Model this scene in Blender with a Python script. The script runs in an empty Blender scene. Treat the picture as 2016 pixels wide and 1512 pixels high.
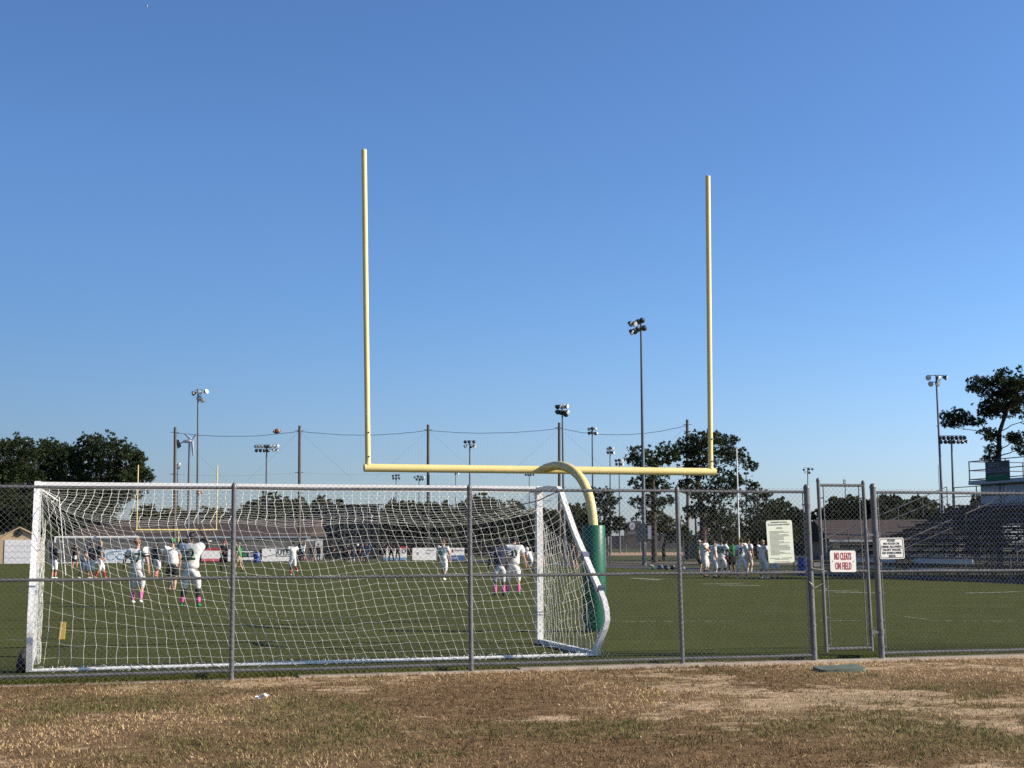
SKY_STRENGTH = 0.075; SUN_STRENGTH = 5.0; EXPOSURE = 0.42; N_GRASS = 420000; SKY_TINT = (0.745, 1.035, 1.48, 1)
import bpy, math, random
import numpy as np
from mathutils import Vector, Matrix
random.seed(7); RNG = np.random.default_rng(11)
S = bpy.context.scene
COL = S.collection
R = math.radians
PI = math.pi

# ------------------------------------------------------------------ camera
F, HC, H0 = 2820.0, 1.6, 1072.0
PITCH = math.atan((H0 - 756) / F); ROLL = 0.004
fw = Vector((0, math.cos(PITCH), math.sin(PITCH)))
u0 = Vector((0, -math.sin(PITCH), math.cos(PITCH)))
r0 = Vector((1, 0, 0))
rt = r0 * math.cos(ROLL) - u0 * math.sin(ROLL)
up = u0 * math.cos(ROLL) + r0 * math.sin(ROLL)
EYE = Vector((0, 0, HC))
def ray(px, py): return fw * F + rt * (px - 1008) - up * (py - 756)
def gp(px, py, z=0.0):
    d = ray(px, py); return EYE + d * ((z - HC) / d.z)
def at(px, py, y):
    d = ray(px, py); return EYE + d * (y / d.y)
def ppm(y): return F / y          # photo pixels per metre at distance y
def hz(px, y, py): return at(px, py, y).z
def base_at(px, y, z=-0.1):
    """ground point at distance y under photo column px"""
    p = at(px, H0, y); return Vector((p.x, p.y, z))

cam = bpy.data.cameras.new('camera'); camo = bpy.data.objects.new('camera', cam); COL.objects.link(camo)
cam.sensor_width = 36; cam.lens = F / 2016 * 36; cam.clip_start = 0.1; cam.clip_end = 6000
camo.matrix_world = Matrix(((rt.x, up.x, -fw.x, EYE.x), (rt.y, up.y, -fw.y, EYE.y), (rt.z, up.z, -fw.z, EYE.z), (0, 0, 0, 1)))
S.camera = camo

# field frame: U along the end lines, V down the field
TH = R(17.0)
U = Vector((math.cos(TH), math.sin(TH), 0)); V = Vector((-math.sin(TH), math.cos(TH), 0))
C0 = Vector((0.56, 28.47, 0))
def fld(u, v, z=0.0): return C0 + U * u + V * v + Vector((0, 0, z))
Z = Vector((0, 0, 1))

# ------------------------------------------------------------------ materials
MATS = {}
def mat(name, col, rough=0.6, metal=0.0, var=0.12, scale=6.0, bump=0.0, bscale=40.0, spec=0.4, col2=None, stretch=None, detail=4.0, coat=0.0):
    if name in MATS: return MATS[name]
    m = bpy.data.materials.new(name); m.use_nodes = True; MATS[name] = m
    nt = m.node_tree; N = nt.nodes; L = nt.links
    b = N['Principled BSDF']
    b.inputs['Roughness'].default_value = rough; b.inputs['Metallic'].default_value = metal
    b.inputs['Specular IOR Level'].default_value = spec
    if coat: b.inputs['Coat Weight'].default_value = coat
    tc = N.new('ShaderNodeTexCoord'); mp = N.new('ShaderNodeMapping')
    if stretch: mp.inputs['Scale'].default_value = stretch
    L.new(tc.outputs['Object'], mp.inputs[0])
    nz = N.new('ShaderNodeTexNoise'); nz.inputs['Scale'].default_value = scale; nz.inputs['Detail'].default_value = detail
    L.new(mp.outputs[0], nz.inputs['Vector'])
    rp = N.new('ShaderNodeValToRGB')
    c = Vector(col)
    a = c * (1 - var); z = Vector(col2) if col2 else c * (1 + var)
    rp.color_ramp.elements[0].position = 0.3; rp.color_ramp.elements[1].position = 0.7
    rp.color_ramp.elements[0].color = (*a, 1); rp.color_ramp.elements[1].color = (*z, 1)
    L.new(nz.outputs['Fac'], rp.inputs[0]); L.new(rp.outputs[0], b.inputs['Base Color'])
    if bump:
        n2 = N.new('ShaderNodeTexNoise'); n2.inputs['Scale'].default_value = bscale; n2.inputs['Detail'].default_value = 3
        L.new(mp.outputs[0], n2.inputs['Vector'])
        bp = N.new('ShaderNodeBump'); bp.inputs['Strength'].default_value = bump; bp.inputs['Distance'].default_value = 0.02
        L.new(n2.outputs['Fac'], bp.inputs['Height']); L.new(bp.outputs[0], b.inputs['Normal'])
    return m

def leafmat(name, c1, c2, c3, trans=0.25):
    m = bpy.data.materials.new(name); m.use_nodes = True; nt = m.node_tree; N = nt.nodes; L = nt.links
    b = N['Principled BSDF']; b.inputs['Roughness'].default_value = 0.6; b.inputs['Specular IOR Level'].default_value = 0.25
    g = N.new('ShaderNodeNewGeometry'); tc = N.new('ShaderNodeTexCoord')
    nz = N.new('ShaderNodeTexNoise'); nz.inputs['Scale'].default_value = 0.7; nz.inputs['Detail'].default_value = 3
    L.new(tc.outputs['Object'], nz.inputs['Vector'])
    ad = N.new('ShaderNodeMath'); ad.operation = 'MULTIPLY_ADD'; ad.inputs[1].default_value = 0.45; 
    L.new(g.outputs['Random Per Island'], ad.inputs[0]); 
    s = N.new('ShaderNodeMath'); s.operation = 'MULTIPLY'; s.inputs[1].default_value = 0.6
    L.new(nz.outputs['Fac'], s.inputs[0]); L.new(s.outputs[0], ad.inputs[2])
    rp = N.new('ShaderNodeValToRGB'); e = rp.color_ramp.elements
    e[0].position = 0.15; e[0].color = (*c1, 1); e[1].position = 0.85; e[1].color = (*c3, 1)
    k = e.new(0.5); k.color = (*c2, 1)
    L.new(ad.outputs[0], rp.inputs[0]); L.new(rp.outputs[0], b.inputs['Base Color'])
    tr = N.new('ShaderNodeBsdfTranslucent'); L.new(rp.outputs[0], tr.inputs[0])
    mx = N.new('ShaderNodeMixShader'); mx.inputs[0].default_value = trans
    L.new(b.outputs[0], mx.inputs[1]); L.new(tr.outputs[0], mx.inputs[2]); L.new(mx.outputs[0], N['Material Output'].inputs[0])
    MATS[name] = m; return m

M = {}
M['galv'] = mat('galvanised steel', (0.155, 0.152, 0.150), 0.30, 0.0, 0.2, 9, 0.1, 60)
M['galv_dark'] = mat('weathered galvanised wire', (0.13, 0.128, 0.126), 0.45, 0.0, 0.25, 5)
M['white_paint'] = mat('white painted aluminium', (0.80, 0.79, 0.76), 0.45, 0, 0.05, 3, 0.05, 30)
M['net_cord'] = mat('white net cord', (0.78, 0.78, 0.70), 0.8, 0, 0.08, 4)
M['yellow'] = mat('yellow powder coat', (0.86, 0.67, 0.28), 0.38, 0, 0.06, 2.0, 0.04, 30, spec=0.45)
M['green_pad'] = mat('green vinyl pad', (0.004, 0.115, 0.06), 0.42, 0, 0.12, 2.5, 0.12, 8, spec=0.45)
M['black_rubber'] = mat('black rubber', (0.018, 0.018, 0.02), 0.7)
M['concrete'] = mat('sandy concrete', (0.46, 0.38, 0.29), 0.9, 0, 0.2, 5, 0.4, 80)
M['sign_white'] = mat('white sign enamel', (0.80, 0.77, 0.69), 0.4, 0, 0.05, 4)
M['sign_cream'] = mat('pale green sign enamel', (0.72, 0.75, 0.60), 0.4, 0, 0.05, 4)
M['red_ink'] = mat('red sign paint', (0.45, 0.02, 0.02), 0.5, 0, 0.2, 30)
M['black_ink'] = mat('black sign paint', (0.02, 0.02, 0.022), 0.5, 0, 0.1, 30)
M['grey_ink'] = mat('grey green sign print', (0.20, 0.23, 0.18), 0.5, 0, 0.2, 60)
M['wood_pole'] = mat('weathered wood pole', (0.13, 0.105, 0.078), 0.85, 0, 0.3, 3, 0.3, 20, stretch=(6, 6, 0.6))
M['steel_pole'] = mat('grey steel pole', (0.15, 0.16, 0.175), 0.5, 0.3, 0.12, 1.0)
M['lamp_shell'] = mat('dark lamp housing', (0.10, 0.105, 0.11), 0.35, 0.6, 0.2, 8)
M['lamp_lens'] = mat('bright lamp glass', (0.85, 0.87, 0.88), 0.12, 0.35, 0.03, 8, spec=0.9)
M['bark'] = mat('pine bark', (0.055, 0.042, 0.034), 0.9, 0, 0.35, 4, 0.5, 14, stretch=(3, 3, 0.7))
M['pine'] = leafmat('pine needles', (0.012, 0.021, 0.009), (0.028, 0.045, 0.016), (0.088, 0.100, 0.030), 0.16)
M['pine_far'] = leafmat('distant foliage', (0.018, 0.028, 0.014), (0.034, 0.05, 0.02), (0.07, 0.085, 0.032), 0.15)
M['broad'] = leafmat('broadleaf foliage', (0.025, 0.035, 0.012), (0.055, 0.065, 0.02), (0.105, 0.10, 0.032), 0.3)
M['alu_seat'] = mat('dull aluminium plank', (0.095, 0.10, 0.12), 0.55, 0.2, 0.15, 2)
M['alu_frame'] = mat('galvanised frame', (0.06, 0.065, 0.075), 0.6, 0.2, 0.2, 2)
M['box_wall'] = mat('pale painted siding', (0.50, 0.52, 0.54), 0.7, 0, 0.06, 1.0)
M['window'] = mat('dark window glass', (0.02, 0.024, 0.03), 0.08, 0, 0.1, 1, spec=0.8)
M['brown_roof'] = mat('brown shingle roof', (0.060, 0.040, 0.034), 0.9, 0, 0.22, 3, 0.4, 12)
M['grey_wall'] = mat('grey painted wall', (0.20, 0.215, 0.23), 0.8, 0, 0.12, 0.6)
M['tan_wall'] = mat('tan siding', (0.50, 0.36, 0.21), 0.8, 0, 0.08, 1.5)
M['garage_door'] = mat('white garage door paint', (0.70, 0.70, 0.70), 0.5, 0, 0.05, 1)
M['windscreen'] = mat('grey fence windscreen', (0.10, 0.10, 0.098), 0.9, 0, 0.2, 0.8)
M['dark_panel'] = mat('dark green black panel', (0.018, 0.021, 0.024), 0.8, 0, 0.3, 1.0)
M['board_grey'] = mat('dark grey scoreboard', (0.085, 0.085, 0.08), 0.7, 0, 0.12, 0.8)
M['yellow_cap'] = mat('yellow fence cap', (0.50, 0.34, 0.10), 0.6, 0, 0.1, 2)
M['ball_brown'] = mat('brown leather', (0.20, 0.055, 0.025), 0.5, 0, 0.15, 20, 0.3, 200)
M['white_plain'] = mat('white lace', (0.8, 0.8, 0.78), 0.6)
M['turbine_white'] = mat('white turbine paint', (0.78, 0.78, 0.78), 0.4)
M['banner_white'] = mat('white vinyl banner', (0.72, 0.71, 0.69), 0.55, 0, 0.06, 1.5)
M['banner_blue'] = mat('pale blue vinyl banner', (0.60, 0.68, 0.76), 0.55, 0, 0.05, 1.5)
M['ink_blue'] = mat('blue banner print', (0.03, 0.10, 0.25), 0.6)
M['ink_steel'] = mat('steel blue banner print', (0.13, 0.28, 0.45), 0.6)
M['ink_red'] = mat('red banner print', (0.40, 0.03, 0.04), 0.6)
M['ink_pink'] = mat('pink red banner print', (0.55, 0.10, 0.13), 0.6)
M['ink_green'] = mat('green banner print', (0.01, 0.16, 0.06), 0.6)
M['ink_grey'] = mat('grey banner print', (0.25, 0.25, 0.28), 0.6)
M['barrel_blue'] = mat('blue plastic', (0.015, 0.05, 0.28), 0.4)
M['cone_orange'] = mat('orange plastic', (0.75, 0.13, 0.03), 0.5)
M['box_green'] = mat('faded green plastic lid', (0.125, 0.150, 0.112), 0.7, 0, 0.25, 8, 0.3, 60)
M['litter'] = mat('white crumpled paper', (0.75, 0.75, 0.72), 0.8)
M['yellow_litter'] = mat('yellow plastic marker', (0.36, 0.25, 0.05), 0.7)
M['plane_paint'] = mat('aircraft paint', (0.12, 0.16, 0.24), 0.5)
M['plane_nose'] = mat('pale aircraft nose', (0.8, 0.85, 0.9), 0.3)

# ------------------------------------------------------------------ objects
BASE = {}
def tag(o, label=None, cat=None, group=None, kind=None):
    if label: o['label'] = label
    if cat: o['category'] = cat
    if group: o['group'] = group
    if kind: o['kind'] = kind
    return o
def thing(name, loc, label, cat, group=None):
    o = bpy.data.objects.new(name, None); COL.objects.link(o); o.location = loc; o.empty_display_size = 0.3
    BASE[o.name] = Vector(loc); return tag(o, label, cat, group)
def setparent(o, parent):
    if parent is not None:
        o.parent = parent; BASE[o.name] = BASE[parent.name]
    else: BASE[o.name] = Vector(o.location)

def basis(d):
    d = d.normalized(); a = Vector((0, 0, 1)) if abs(d.z) < 0.9 else Vector((1, 0, 0))
    x = d.cross(a).normalized(); return x, d.cross(x).normalized()

class MB:
    def __init__(s): s.v = []; s.f = []
    def quad(s, a, b, c, d):
        n = len(s.v); s.v += [Vector(a), Vector(b), Vector(c), Vector(d)]; s.f.append((n, n+1, n+2, n+3)); return s
    def prism(s, base, top):
        n = len(s.v); k = len(base); s.v += [Vector(p) for p in base] + [Vector(p) for p in top]
        s.f.append(tuple(n + i for i in reversed(range(k)))); s.f.append(tuple(n + k + i for i in range(k)))
        for i in range(k):
            j = (i + 1) % k; s.f.append((n+i, n+j, n+k+j, n+k+i))
        return s
    def obox(s, c, ax, ay, az):
        """oriented box: centre and three half-axis vectors"""
        c, ax, ay, az = Vector(c), Vector(ax), Vector(ay), Vector(az)
        b = [c - ax - ay - az, c + ax - ay - az, c + ax + ay - az, c - ax + ay - az]
        return s.prism(b, [p + 2 * az for p in b])
    def bar(s, a, b, w, h, side=None):
        """rectangular bar from a to b; w along side, h across"""
        a, b = Vector(a), Vector(b); d = b - a
        x = Vector(side).normalized() if side is not None else basis(d)[0]
        x = (x - d.normalized() * x.dot(d.normalized())).normalized(); y = d.normalized().cross(x)
        p = [x * -w/2 + y * -h/2, x * w/2 + y * -h/2, x * w/2 + y * h/2, x * -w/2 + y * h/2]
        return s.prism([a + q for q in p], [b + q for q in p])
    def tube(s, pts, r, n=8, caps=True, side=None, rect=None):
        pts = [Vector(p) for p in pts]; m = len(pts)
        rr = r if isinstance(r, (list, tuple)) else [r] * m
        n0 = len(s.v); x = None
        for i, p in enumerate(pts):
            d = (pts[min(i+1, m-1)] - pts[max(i-1, 0)]).normalized()
            if x is None: x = basis(d)[0] if side is None else Vector(side)
            x = (x - d * x.dot(d)).normalized(); y = d.cross(x)
            for k in range(n):
                a = 2 * PI * (k + (0.5 if n == 4 else 0)) / n
                s.v.append(p + (x * math.cos(a) + y * math.sin(a)) * rr[i])
        for i in range(m - 1):
            for k in range(n):
                k2 = (k + 1) % n; a = n0 + i * n; b = a + n
                s.f.append((a + k, a + k2, b + k2, b + k))
        if caps:
            s.f.append(tuple(n0 + k for k in reversed(range(n)))); s.f.append(tuple(n0 + (m-1)*n + k for k in range(n)))
        return s
    def lathe(s, o, ax, prof, n=14):
        """prof: list of (distance along ax, radius)"""
        o = Vector(o); ax = Vector(ax).normalized(); x, y = basis(ax); n0 = len(s.v)
        for (h, r) in prof:
            for k in range(n):
                a = 2 * PI * k / n; s.v.append(o + ax * h + (x * math.cos(a) + y * math.sin(a)) * max(r, 1e-4))
        for i in range(len(prof) - 1):
            for k in range(n):
                k2 = (k+1) % n; a = n0 + i*n; b = a + n; s.f.append((a+k, a+k2, b+k2, b+k))
        s.f.append(tuple(n0 + k for k in reversed(range(n)))); s.f.append(tuple(n0 + (len(prof)-1)*n + k for k in range(n)))
        return s
    def ball(s, c, rx, ry, rz, n=10, m=7, rot=None):
        c = Vector(c); n0 = len(s.v)
        for i in range(1, m):
            t = PI * i / m
            for k in range(n):
                a = 2 * PI * k / n; p = Vector((rx * math.sin(t) * math.cos(a), ry * math.sin(t) * math.sin(a), rz * math.cos(t)))
                s.v.append(c + (rot @ p if rot is not None else p))
        t_, b_ = Vector((0, 0, rz)), Vector((0, 0, -rz))
        s.v.append(c + (rot @ t_ if rot is not None else t_)); s.v.append(c + (rot @ b_ if rot is not None else b_))
        T = n0 + (m-1)*n
        for k in range(n):
            k2 = (k+1) % n; s.f.append((T, n0 + k, n0 + k2)); s.f.append((T+1, n0 + (m-2)*n + k2, n0 + (m-2)*n + k))
            for i in range(m - 2):
                a = n0 + i*n; b = a + n; s.f.append((a+k, b+k, b+k2, a+k2))
        return s
    def build(s, name, m, parent=None, smooth=True, loc=None):
        o = bpy.data.objects.new(name, None) if not s.v else None
        me = bpy.data.meshes.new(name)
        if parent is not None: b = BASE[parent.name]
        else: b = Vector(loc) if loc is not None else Vector((0, 0, 0))
        me.from_pydata([tuple(p - b) for p in s.v], [], s.f); me.materials.append(m)
        if smooth:
            me.shade_smooth(); me.set_sharp_from_angle(angle=R(40))
        me.update()
        o = bpy.data.objects.new(name, me); COL.objects.link(o)
        if parent is None: o.location = b
        setparent(o, parent); return o

def np_mesh(name, verts, faces, m, parent=None, loc=(0, 0, 0), colors=None, smooth=False):
    verts = np.asarray(verts, dtype=np.float32); faces = np.asarray(faces, dtype=np.int32)
    b = np.array(BASE[parent.name] if parent is not None else loc, dtype=np.float32)
    me = bpy.data.meshes.new(name); nv, nf, k = len(verts), len(faces), faces.shape[1]
    me.vertices.add(nv); me.vertices.foreach_set('co', (verts - b).ravel())
    me.loops.add(nf * k); me.loops.foreach_set('vertex_index', faces.ravel())
    me.polygons.add(nf); me.polygons.foreach_set('loop_start', np.arange(nf, dtype=np.int32) * k)
    try: me.polygons.foreach_set('loop_total', np.full(nf, k, dtype=np.int32))
    except Exception: pass
    if colors is not None:
        ca = me.color_attributes.new('tint', 'FLOAT_COLOR', 'POINT'); ca.data.foreach_set('color', np.asarray(colors, dtype=np.float32).ravel())
    me.materials.append(m); me.update(calc_edges=True); me.validate()
    if smooth: me.shade_smooth()
    o = bpy.data.objects.new(name, me); COL.objects.link(o)
    if parent is None: o.location = loc
    setparent(o, parent); return o

def wires(paths, r, n=4):
    """many thin polylines (each an (m,3) array of equal or unequal length) -> verts, quads"""
    Vs, Fs, off = [], [], 0
    for P in paths:
        P = np.asarray(P, dtype=np.float64); m = len(P)
        d = np.gradient(P, axis=0); d /= np.maximum(np.linalg.norm(d, axis=1, keepdims=True), 1e-9)
        a = np.tile(np.array([0.31, 0.85, 0.42]), (m, 1)); x = np.cross(d, a); x /= np.maximum(np.linalg.norm(x, axis=1, keepdims=True), 1e-9); y = np.cross(d, x)
        ang = 2 * np.pi * np.arange(n) / n
        ring = P[:, None, :] + r * (x[:, None, :] * np.cos(ang)[None, :, None] + y[:, None, :] * np.sin(ang)[None, :, None])
        Vs.append(ring.reshape(-1, 3))
        i = np.arange(m - 1)[:, None] * n; k = np.arange(n)[None, :]; k2 = (k + 1) % n
        Fs.append(np.stack([i + k, i + k2, i + n + k2, i + n + k], -1).reshape(-1, 4) + off); off += m * n
    return np.concatenate(Vs), np.concatenate(Fs)

def text(name, s, size, centre, xdir, ydir, m, parent, spacing=1.0, line=1.0, xscale=1.0, depth=0.002, bold=0.0):
    cu = bpy.data.curves.new(name, 'FONT'); cu.body = s; cu.size = size; cu.align_x = 'CENTER'; cu.align_y = 'CENTER'
    cu.space_character = spacing; cu.space_line = line; cu.extrude = depth; cu.offset = bold; cu.materials.append(m); cu.resolution_u = 3
    o = bpy.data.objects.new(name, cu); COL.objects.link(o)
    x = Vector(xdir).normalized(); y = Vector(ydir).normalized(); z = x.cross(y)
    c = Vector(centre) - BASE[parent.name]
    o.parent = parent; BASE[o.name] = BASE[parent.name]
    x = x * xscale
    me = bpy.data.meshes.new_from_object(o)
    me.transform(Matrix(((x.x, y.x, z.x, c.x), (x.y, y.y, z.y, c.y), (x.z, y.z, z.z, c.z), (0, 0, 0, 1))))
    me.name = name; bpy.data.objects.remove(o); bpy.data.curves.remove(cu)
    if not me.materials: me.materials.append(m)
    o = bpy.data.objects.new(name, me); COL.objects.link(o); setparent(o, parent)
    return o
# ================================================================== light and sky
SUN_EL = R(27.5); SUN_AZ_VEC = Vector((1.0, -0.14, 0)).normalized()
sd = SUN_AZ_VEC * math.cos(SUN_EL) + Z * math.sin(SUN_EL)
w = bpy.data.worlds.new('World'); S.world = w; w.use_nodes = True
wn = w.node_tree.nodes; wl = w.node_tree.links
sky = wn.new('ShaderNodeTexSky'); sky.sky_type = 'NISHITA'; sky.sun_disc = False
sky.sun_elevation = SUN_EL; sky.sun_rotation = math.atan2(sd.x, sd.y)
sky.air_density = 1.0; sky.dust_density = 0.6; sky.ozone_density = 2.0; sky.altitude = 0
tcw = wn.new('ShaderNodeTexCoord'); sxyz = wn.new('ShaderNodeSeparateXYZ'); wl.new(tcw.outputs['Generated'], sxyz.inputs[0])
slp = wn.new('ShaderNodeMapRange'); slp.inputs[1].default_value = 0.03; slp.inputs[2].default_value = 0.25; slp.inputs[3].default_value = 1.05; slp.inputs[4].default_value = 0.4; wl.new(sxyz.outputs[2], slp.inputs[0])
mrx = wn.new('ShaderNodeMath'); mrx.operation = 'MULTIPLY_ADD'; mrx.inputs[2].default_value = 1.08; mrx.use_clamp = False; wl.new(sxyz.outputs[0], mrx.inputs[0]); wl.new(slp.outputs[0], mrx.inputs[1])
mrz = wn.new('ShaderNodeMapRange'); mrz.inputs[1].default_value = 0.38; mrz.inputs[2].default_value = 1; mrz.inputs[3].default_value = 1.0; mrz.inputs[4].default_value = 0.65; wl.new(sxyz.outputs[2], mrz.inputs[0])
mx0 = wn.new('ShaderNodeMath'); mx0.operation = 'MAXIMUM'; mx0.inputs[1].default_value = 0.3; wl.new(mrx.outputs[0], mx0.inputs[0])
mm1 = wn.new('ShaderNodeMath'); mm1.operation = 'MULTIPLY'; wl.new(mx0.outputs[0], mm1.inputs[0]); wl.new(mrz.outputs[0], mm1.inputs[1])
tnt = wn.new('ShaderNodeMix'); tnt.data_type = 'RGBA'; tnt.blend_type = 'MULTIPLY'; tnt.inputs[0].default_value = 1; 
hr = wn.new('ShaderNodeMapRange'); hr.inputs[1].default_value = 0.0; hr.inputs[2].default_value = 0.16; wl.new(sxyz.outputs[2], hr.inputs[0])
hm = wn.new('ShaderNodeMix'); hm.data_type = 'RGBA'; hm.inputs[6].default_value = (0.90, 1.03, 1.46, 1); hm.inputs[7].default_value = SKY_TINT; wl.new(hr.outputs[0], hm.inputs[0]); wl.new(hm.outputs[2], tnt.inputs[7])
scl = wn.new('ShaderNodeVectorMath'); scl.operation = 'SCALE'
wl.new(sky.outputs[0], tnt.inputs[6]); wl.new(tnt.outputs[2], scl.inputs[0]); wl.new(mm1.outputs[0], scl.inputs['Scale'])
wl.new(scl.outputs[0], wn['Background'].inputs[0]); wn['Background'].inputs[1].default_value = SKY_STRENGTH
sun = bpy.data.lights.new('sun', 'SUN'); sun.energy = SUN_STRENGTH; sun.angle = R(0.53); sun.color = (1.0, 0.88, 0.70)
suno = bpy.data.objects.new('sun', sun); COL.objects.link(suno); suno.location = (60, -20, 60)
suno.rotation_euler = (-sd).to_track_quat('-Z', 'Y').to_euler()
S.view_settings.view_transform = 'Standard'; S.view_settings.look = 'None'; S.view_settings.exposure = EXPOSURE; S.view_settings.gamma = 1.0
S.cycles.max_bounces = 6; S.cycles.diffuse_bounces = 2; S.cycles.glossy_bounces = 2; S.cycles.transmission_bounces = 2; S.cycles.transparent_max_bounces = 8
S.cycles.use_denoising = False

# ================================================================== ground
GZ = -0.09
FL, FR = gp(0, 1338), gp(1995, 1283)             # two points at the foot of the near fence
FD = (FR - FL).normalized(); FN = Vector((-FD.y, FD.x, 0))   # along the fence, and away from the camera
def fence_at(px):
    d = ray(px, 1310); d = Vector((d.x, d.y, 0))
    # solve FL + FD*s = d*t
    det = FD.x * -d.y + FD.y * d.x
    s_ = ((-FL.x) * -d.y + (-FL.y) * d.x) / det
    return s_
def fpt(s_, z=0.0, off=0.0): return FL + FD * s_ + FN * off + Z * (z - FL.z)

def ground_mat():
    m = bpy.data.materials.new('dry lawn soil'); m.use_nodes = True; nt = m.node_tree; N = nt.nodes; L = nt.links; b = N['Principled BSDF']
    b.inputs['Roughness'].default_value = 0.95; b.inputs['Specular IOR Level'].default_value = 0.1
    tc = N.new('ShaderNodeTexCoord')
    def noise(sc, det=5, rough=0.6):
        n = N.new('ShaderNodeTexNoise'); n.inputs['Scale'].default_value = sc; n.inputs['Detail'].default_value = det; n.inputs['Roughness'].default_value = rough
        L.new(tc.outputs['Object'], n.inputs['Vector']); return n
    n1 = noise(0.55); n2 = noise(14, 6, 0.7)
    r1 = N.new('ShaderNodeValToRGB'); e = r1.color_ramp.elements
    e[0].position = 0.35; e[0].color = (0.24, 0.16, 0.088, 1); e[1].position = 0.68; e[1].color = (0.56, 0.42, 0.265, 1)
    k = e.new(0.52); k.color = (0.40, 0.285, 0.172, 1)
    L.new(n1.outputs['Fac'], r1.inputs[0])
    r2 = N.new('ShaderNodeValToRGB'); e = r2.color_ramp.elements
    e[0].position = 0.35; e[0].color = (0.45, 0.42, 0.38, 1); e[1].position = 0.65; e[1].color = (1.15, 1.15, 1.1, 1)
    L.new(n2.outputs['Fac'], r2.inputs[0])
    mx = N.new('ShaderNodeMix'); mx.data_type = 'RGBA'; mx.blend_type = 'MULTIPLY'; mx.inputs[0].default_value = 1
    L.new(r1.outputs[0], mx.inputs[6]); L.new(r2.outputs[0], mx.inputs[7])
    # beyond the fence the open ground is mown green grass
    sp = N.new('ShaderNodeSeparateXYZ'); L.new(tc.outputs['Object'], sp.inputs[0])
    mr = N.new('ShaderNodeMapRange'); mr.inputs[1].default_value = 24; mr.inputs[2].default_value = 40; L.new(sp.outputs[1], mr.inputs[0])
    n3 = noise(0.06, 4); r3 = N.new('ShaderNodeValToRGB'); e = r3.color_ramp.elements
    e[0].position = 0.4; e[0].color = (0.055, 0.075, 0.028, 1); e[1].position = 0.62; e[1].color = (0.10, 0.095, 0.045, 1)
    L.new(n3.outputs['Fac'], r3.inputs[0])
    m2 = N.new('ShaderNodeMix'); m2.data_type = 'RGBA'; L.new(mr.outputs[0], m2.inputs[0]); L.new(mx.outputs[2], m2.inputs[6]); L.new(r3.outputs[0], m2.inputs[7])
    L.new(m2.outputs[2], b.inputs['Base Color'])
    bp = N.new('ShaderNodeBump'); bp.inputs['Strength'].default_value = 0.7; bp.inputs['Distance'].default_value = 0.03
    L.new(n2.outputs['Fac'], bp.inputs['Height']); L.new(bp.outputs[0], b.inputs['Normal'])
    return m
def turf_mat():
    m = bpy.data.materials.new('artificial turf'); m.use_nodes = True; nt = m.node_tree; N = nt.nodes; L = nt.links; b = N['Principled BSDF']
    b.inputs['Roughness'].default_value = 0.95; b.inputs['Specular IOR Level'].default_value = 0.03
    tc = N.new('ShaderNodeTexCoord')
    def noise(sc, det, rough, st=None):
        mp = N.new('ShaderNodeMapping'); 
        if st: mp.inputs['Scale'].default_value = st
        L.new(tc.outputs['Object'], mp.inputs[0])
        n = N.new('ShaderNodeTexNoise'); n.inputs['Scale'].default_value = sc; n.inputs['Detail'].default_value = det; n.inputs['Roughness'].default_value = rough
        L.new(mp.outputs[0], n.inputs['Vector']); return n
    fine = noise(28, 5, 0.75); wide = noise(0.25, 4, 0.6); streak = noise(1.0, 3, 0.6, (0.25, 2.2, 1))
    r1 = N.new('ShaderNodeValToRGB'); e = r1.color_ramp.elements
    e[0].position = 0.33; e[0].color = (0.034, 0.042, 0.010, 1); e[1].position = 0.70; e[1].color = (0.155, 0.165, 0.052, 1)
    k = e.new(0.5); k.color = (0.071, 0.081, 0.022, 1)
    L.new(fine.outputs['Fac'], r1.inputs[0])
    ad = N.new('ShaderNodeMath'); ad.operation = 'ADD'; L.new(wide.outputs['Fac'], ad.inputs[0]); L.new(streak.outputs['Fac'], ad.inputs[1])
    r2 = N.new('ShaderNodeMapRange'); r2.inputs[1].default_value = 0.7; r2.inputs[2].default_value = 1.3; r2.inputs[3].default_value = 0.82; r2.inputs[4].default_value = 1.15
    L.new(ad.outputs[0], r2.inputs[0])
    mx = N.new('ShaderNodeMix'); mx.data_type = 'RGBA'; mx.blend_type = 'MULTIPLY'; mx.inputs[0].default_value = 1
    L.new(r1.outputs[0], mx.inputs[6]); L.new(r2.outputs[0], mx.inputs[7]); L.new(mx.outputs[2], b.inputs['Base Color'])
    bp = N.new('ShaderNodeBump'); bp.inputs['Strength'].default_value = 0.8; bp.inputs['Distance'].default_value = 0.03
    L.new(fine.outputs['Fac'], bp.inputs['Height']); L.new(bp.outputs[0], b.inputs['Normal'])
    return m
M['ground'] = ground_mat(); M['turf'] = turf_mat()
g = MB().quad((-2500, -60, GZ), (2500, -60, GZ), (2500, 4000, GZ), (-2500, 4000, GZ)).build('ground', M['ground'], smooth=False); tag(g, 'dry brown lawn and open ground', None, None, 'structure')

def sheet(name, pts, m, z, thick, label):
    top = [Vector((p[0], p[1], z)) for p in pts]; bot = [Vector((p[0], p[1], z - thick)) for p in pts]
    o = MB().prism(bot, top).build(name, m, smooth=False); return tag(o, label, None, None, 'structure')
off = 0.17
a = fpt(-30, 0, off); b_ = fpt(60, 0, off)
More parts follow.
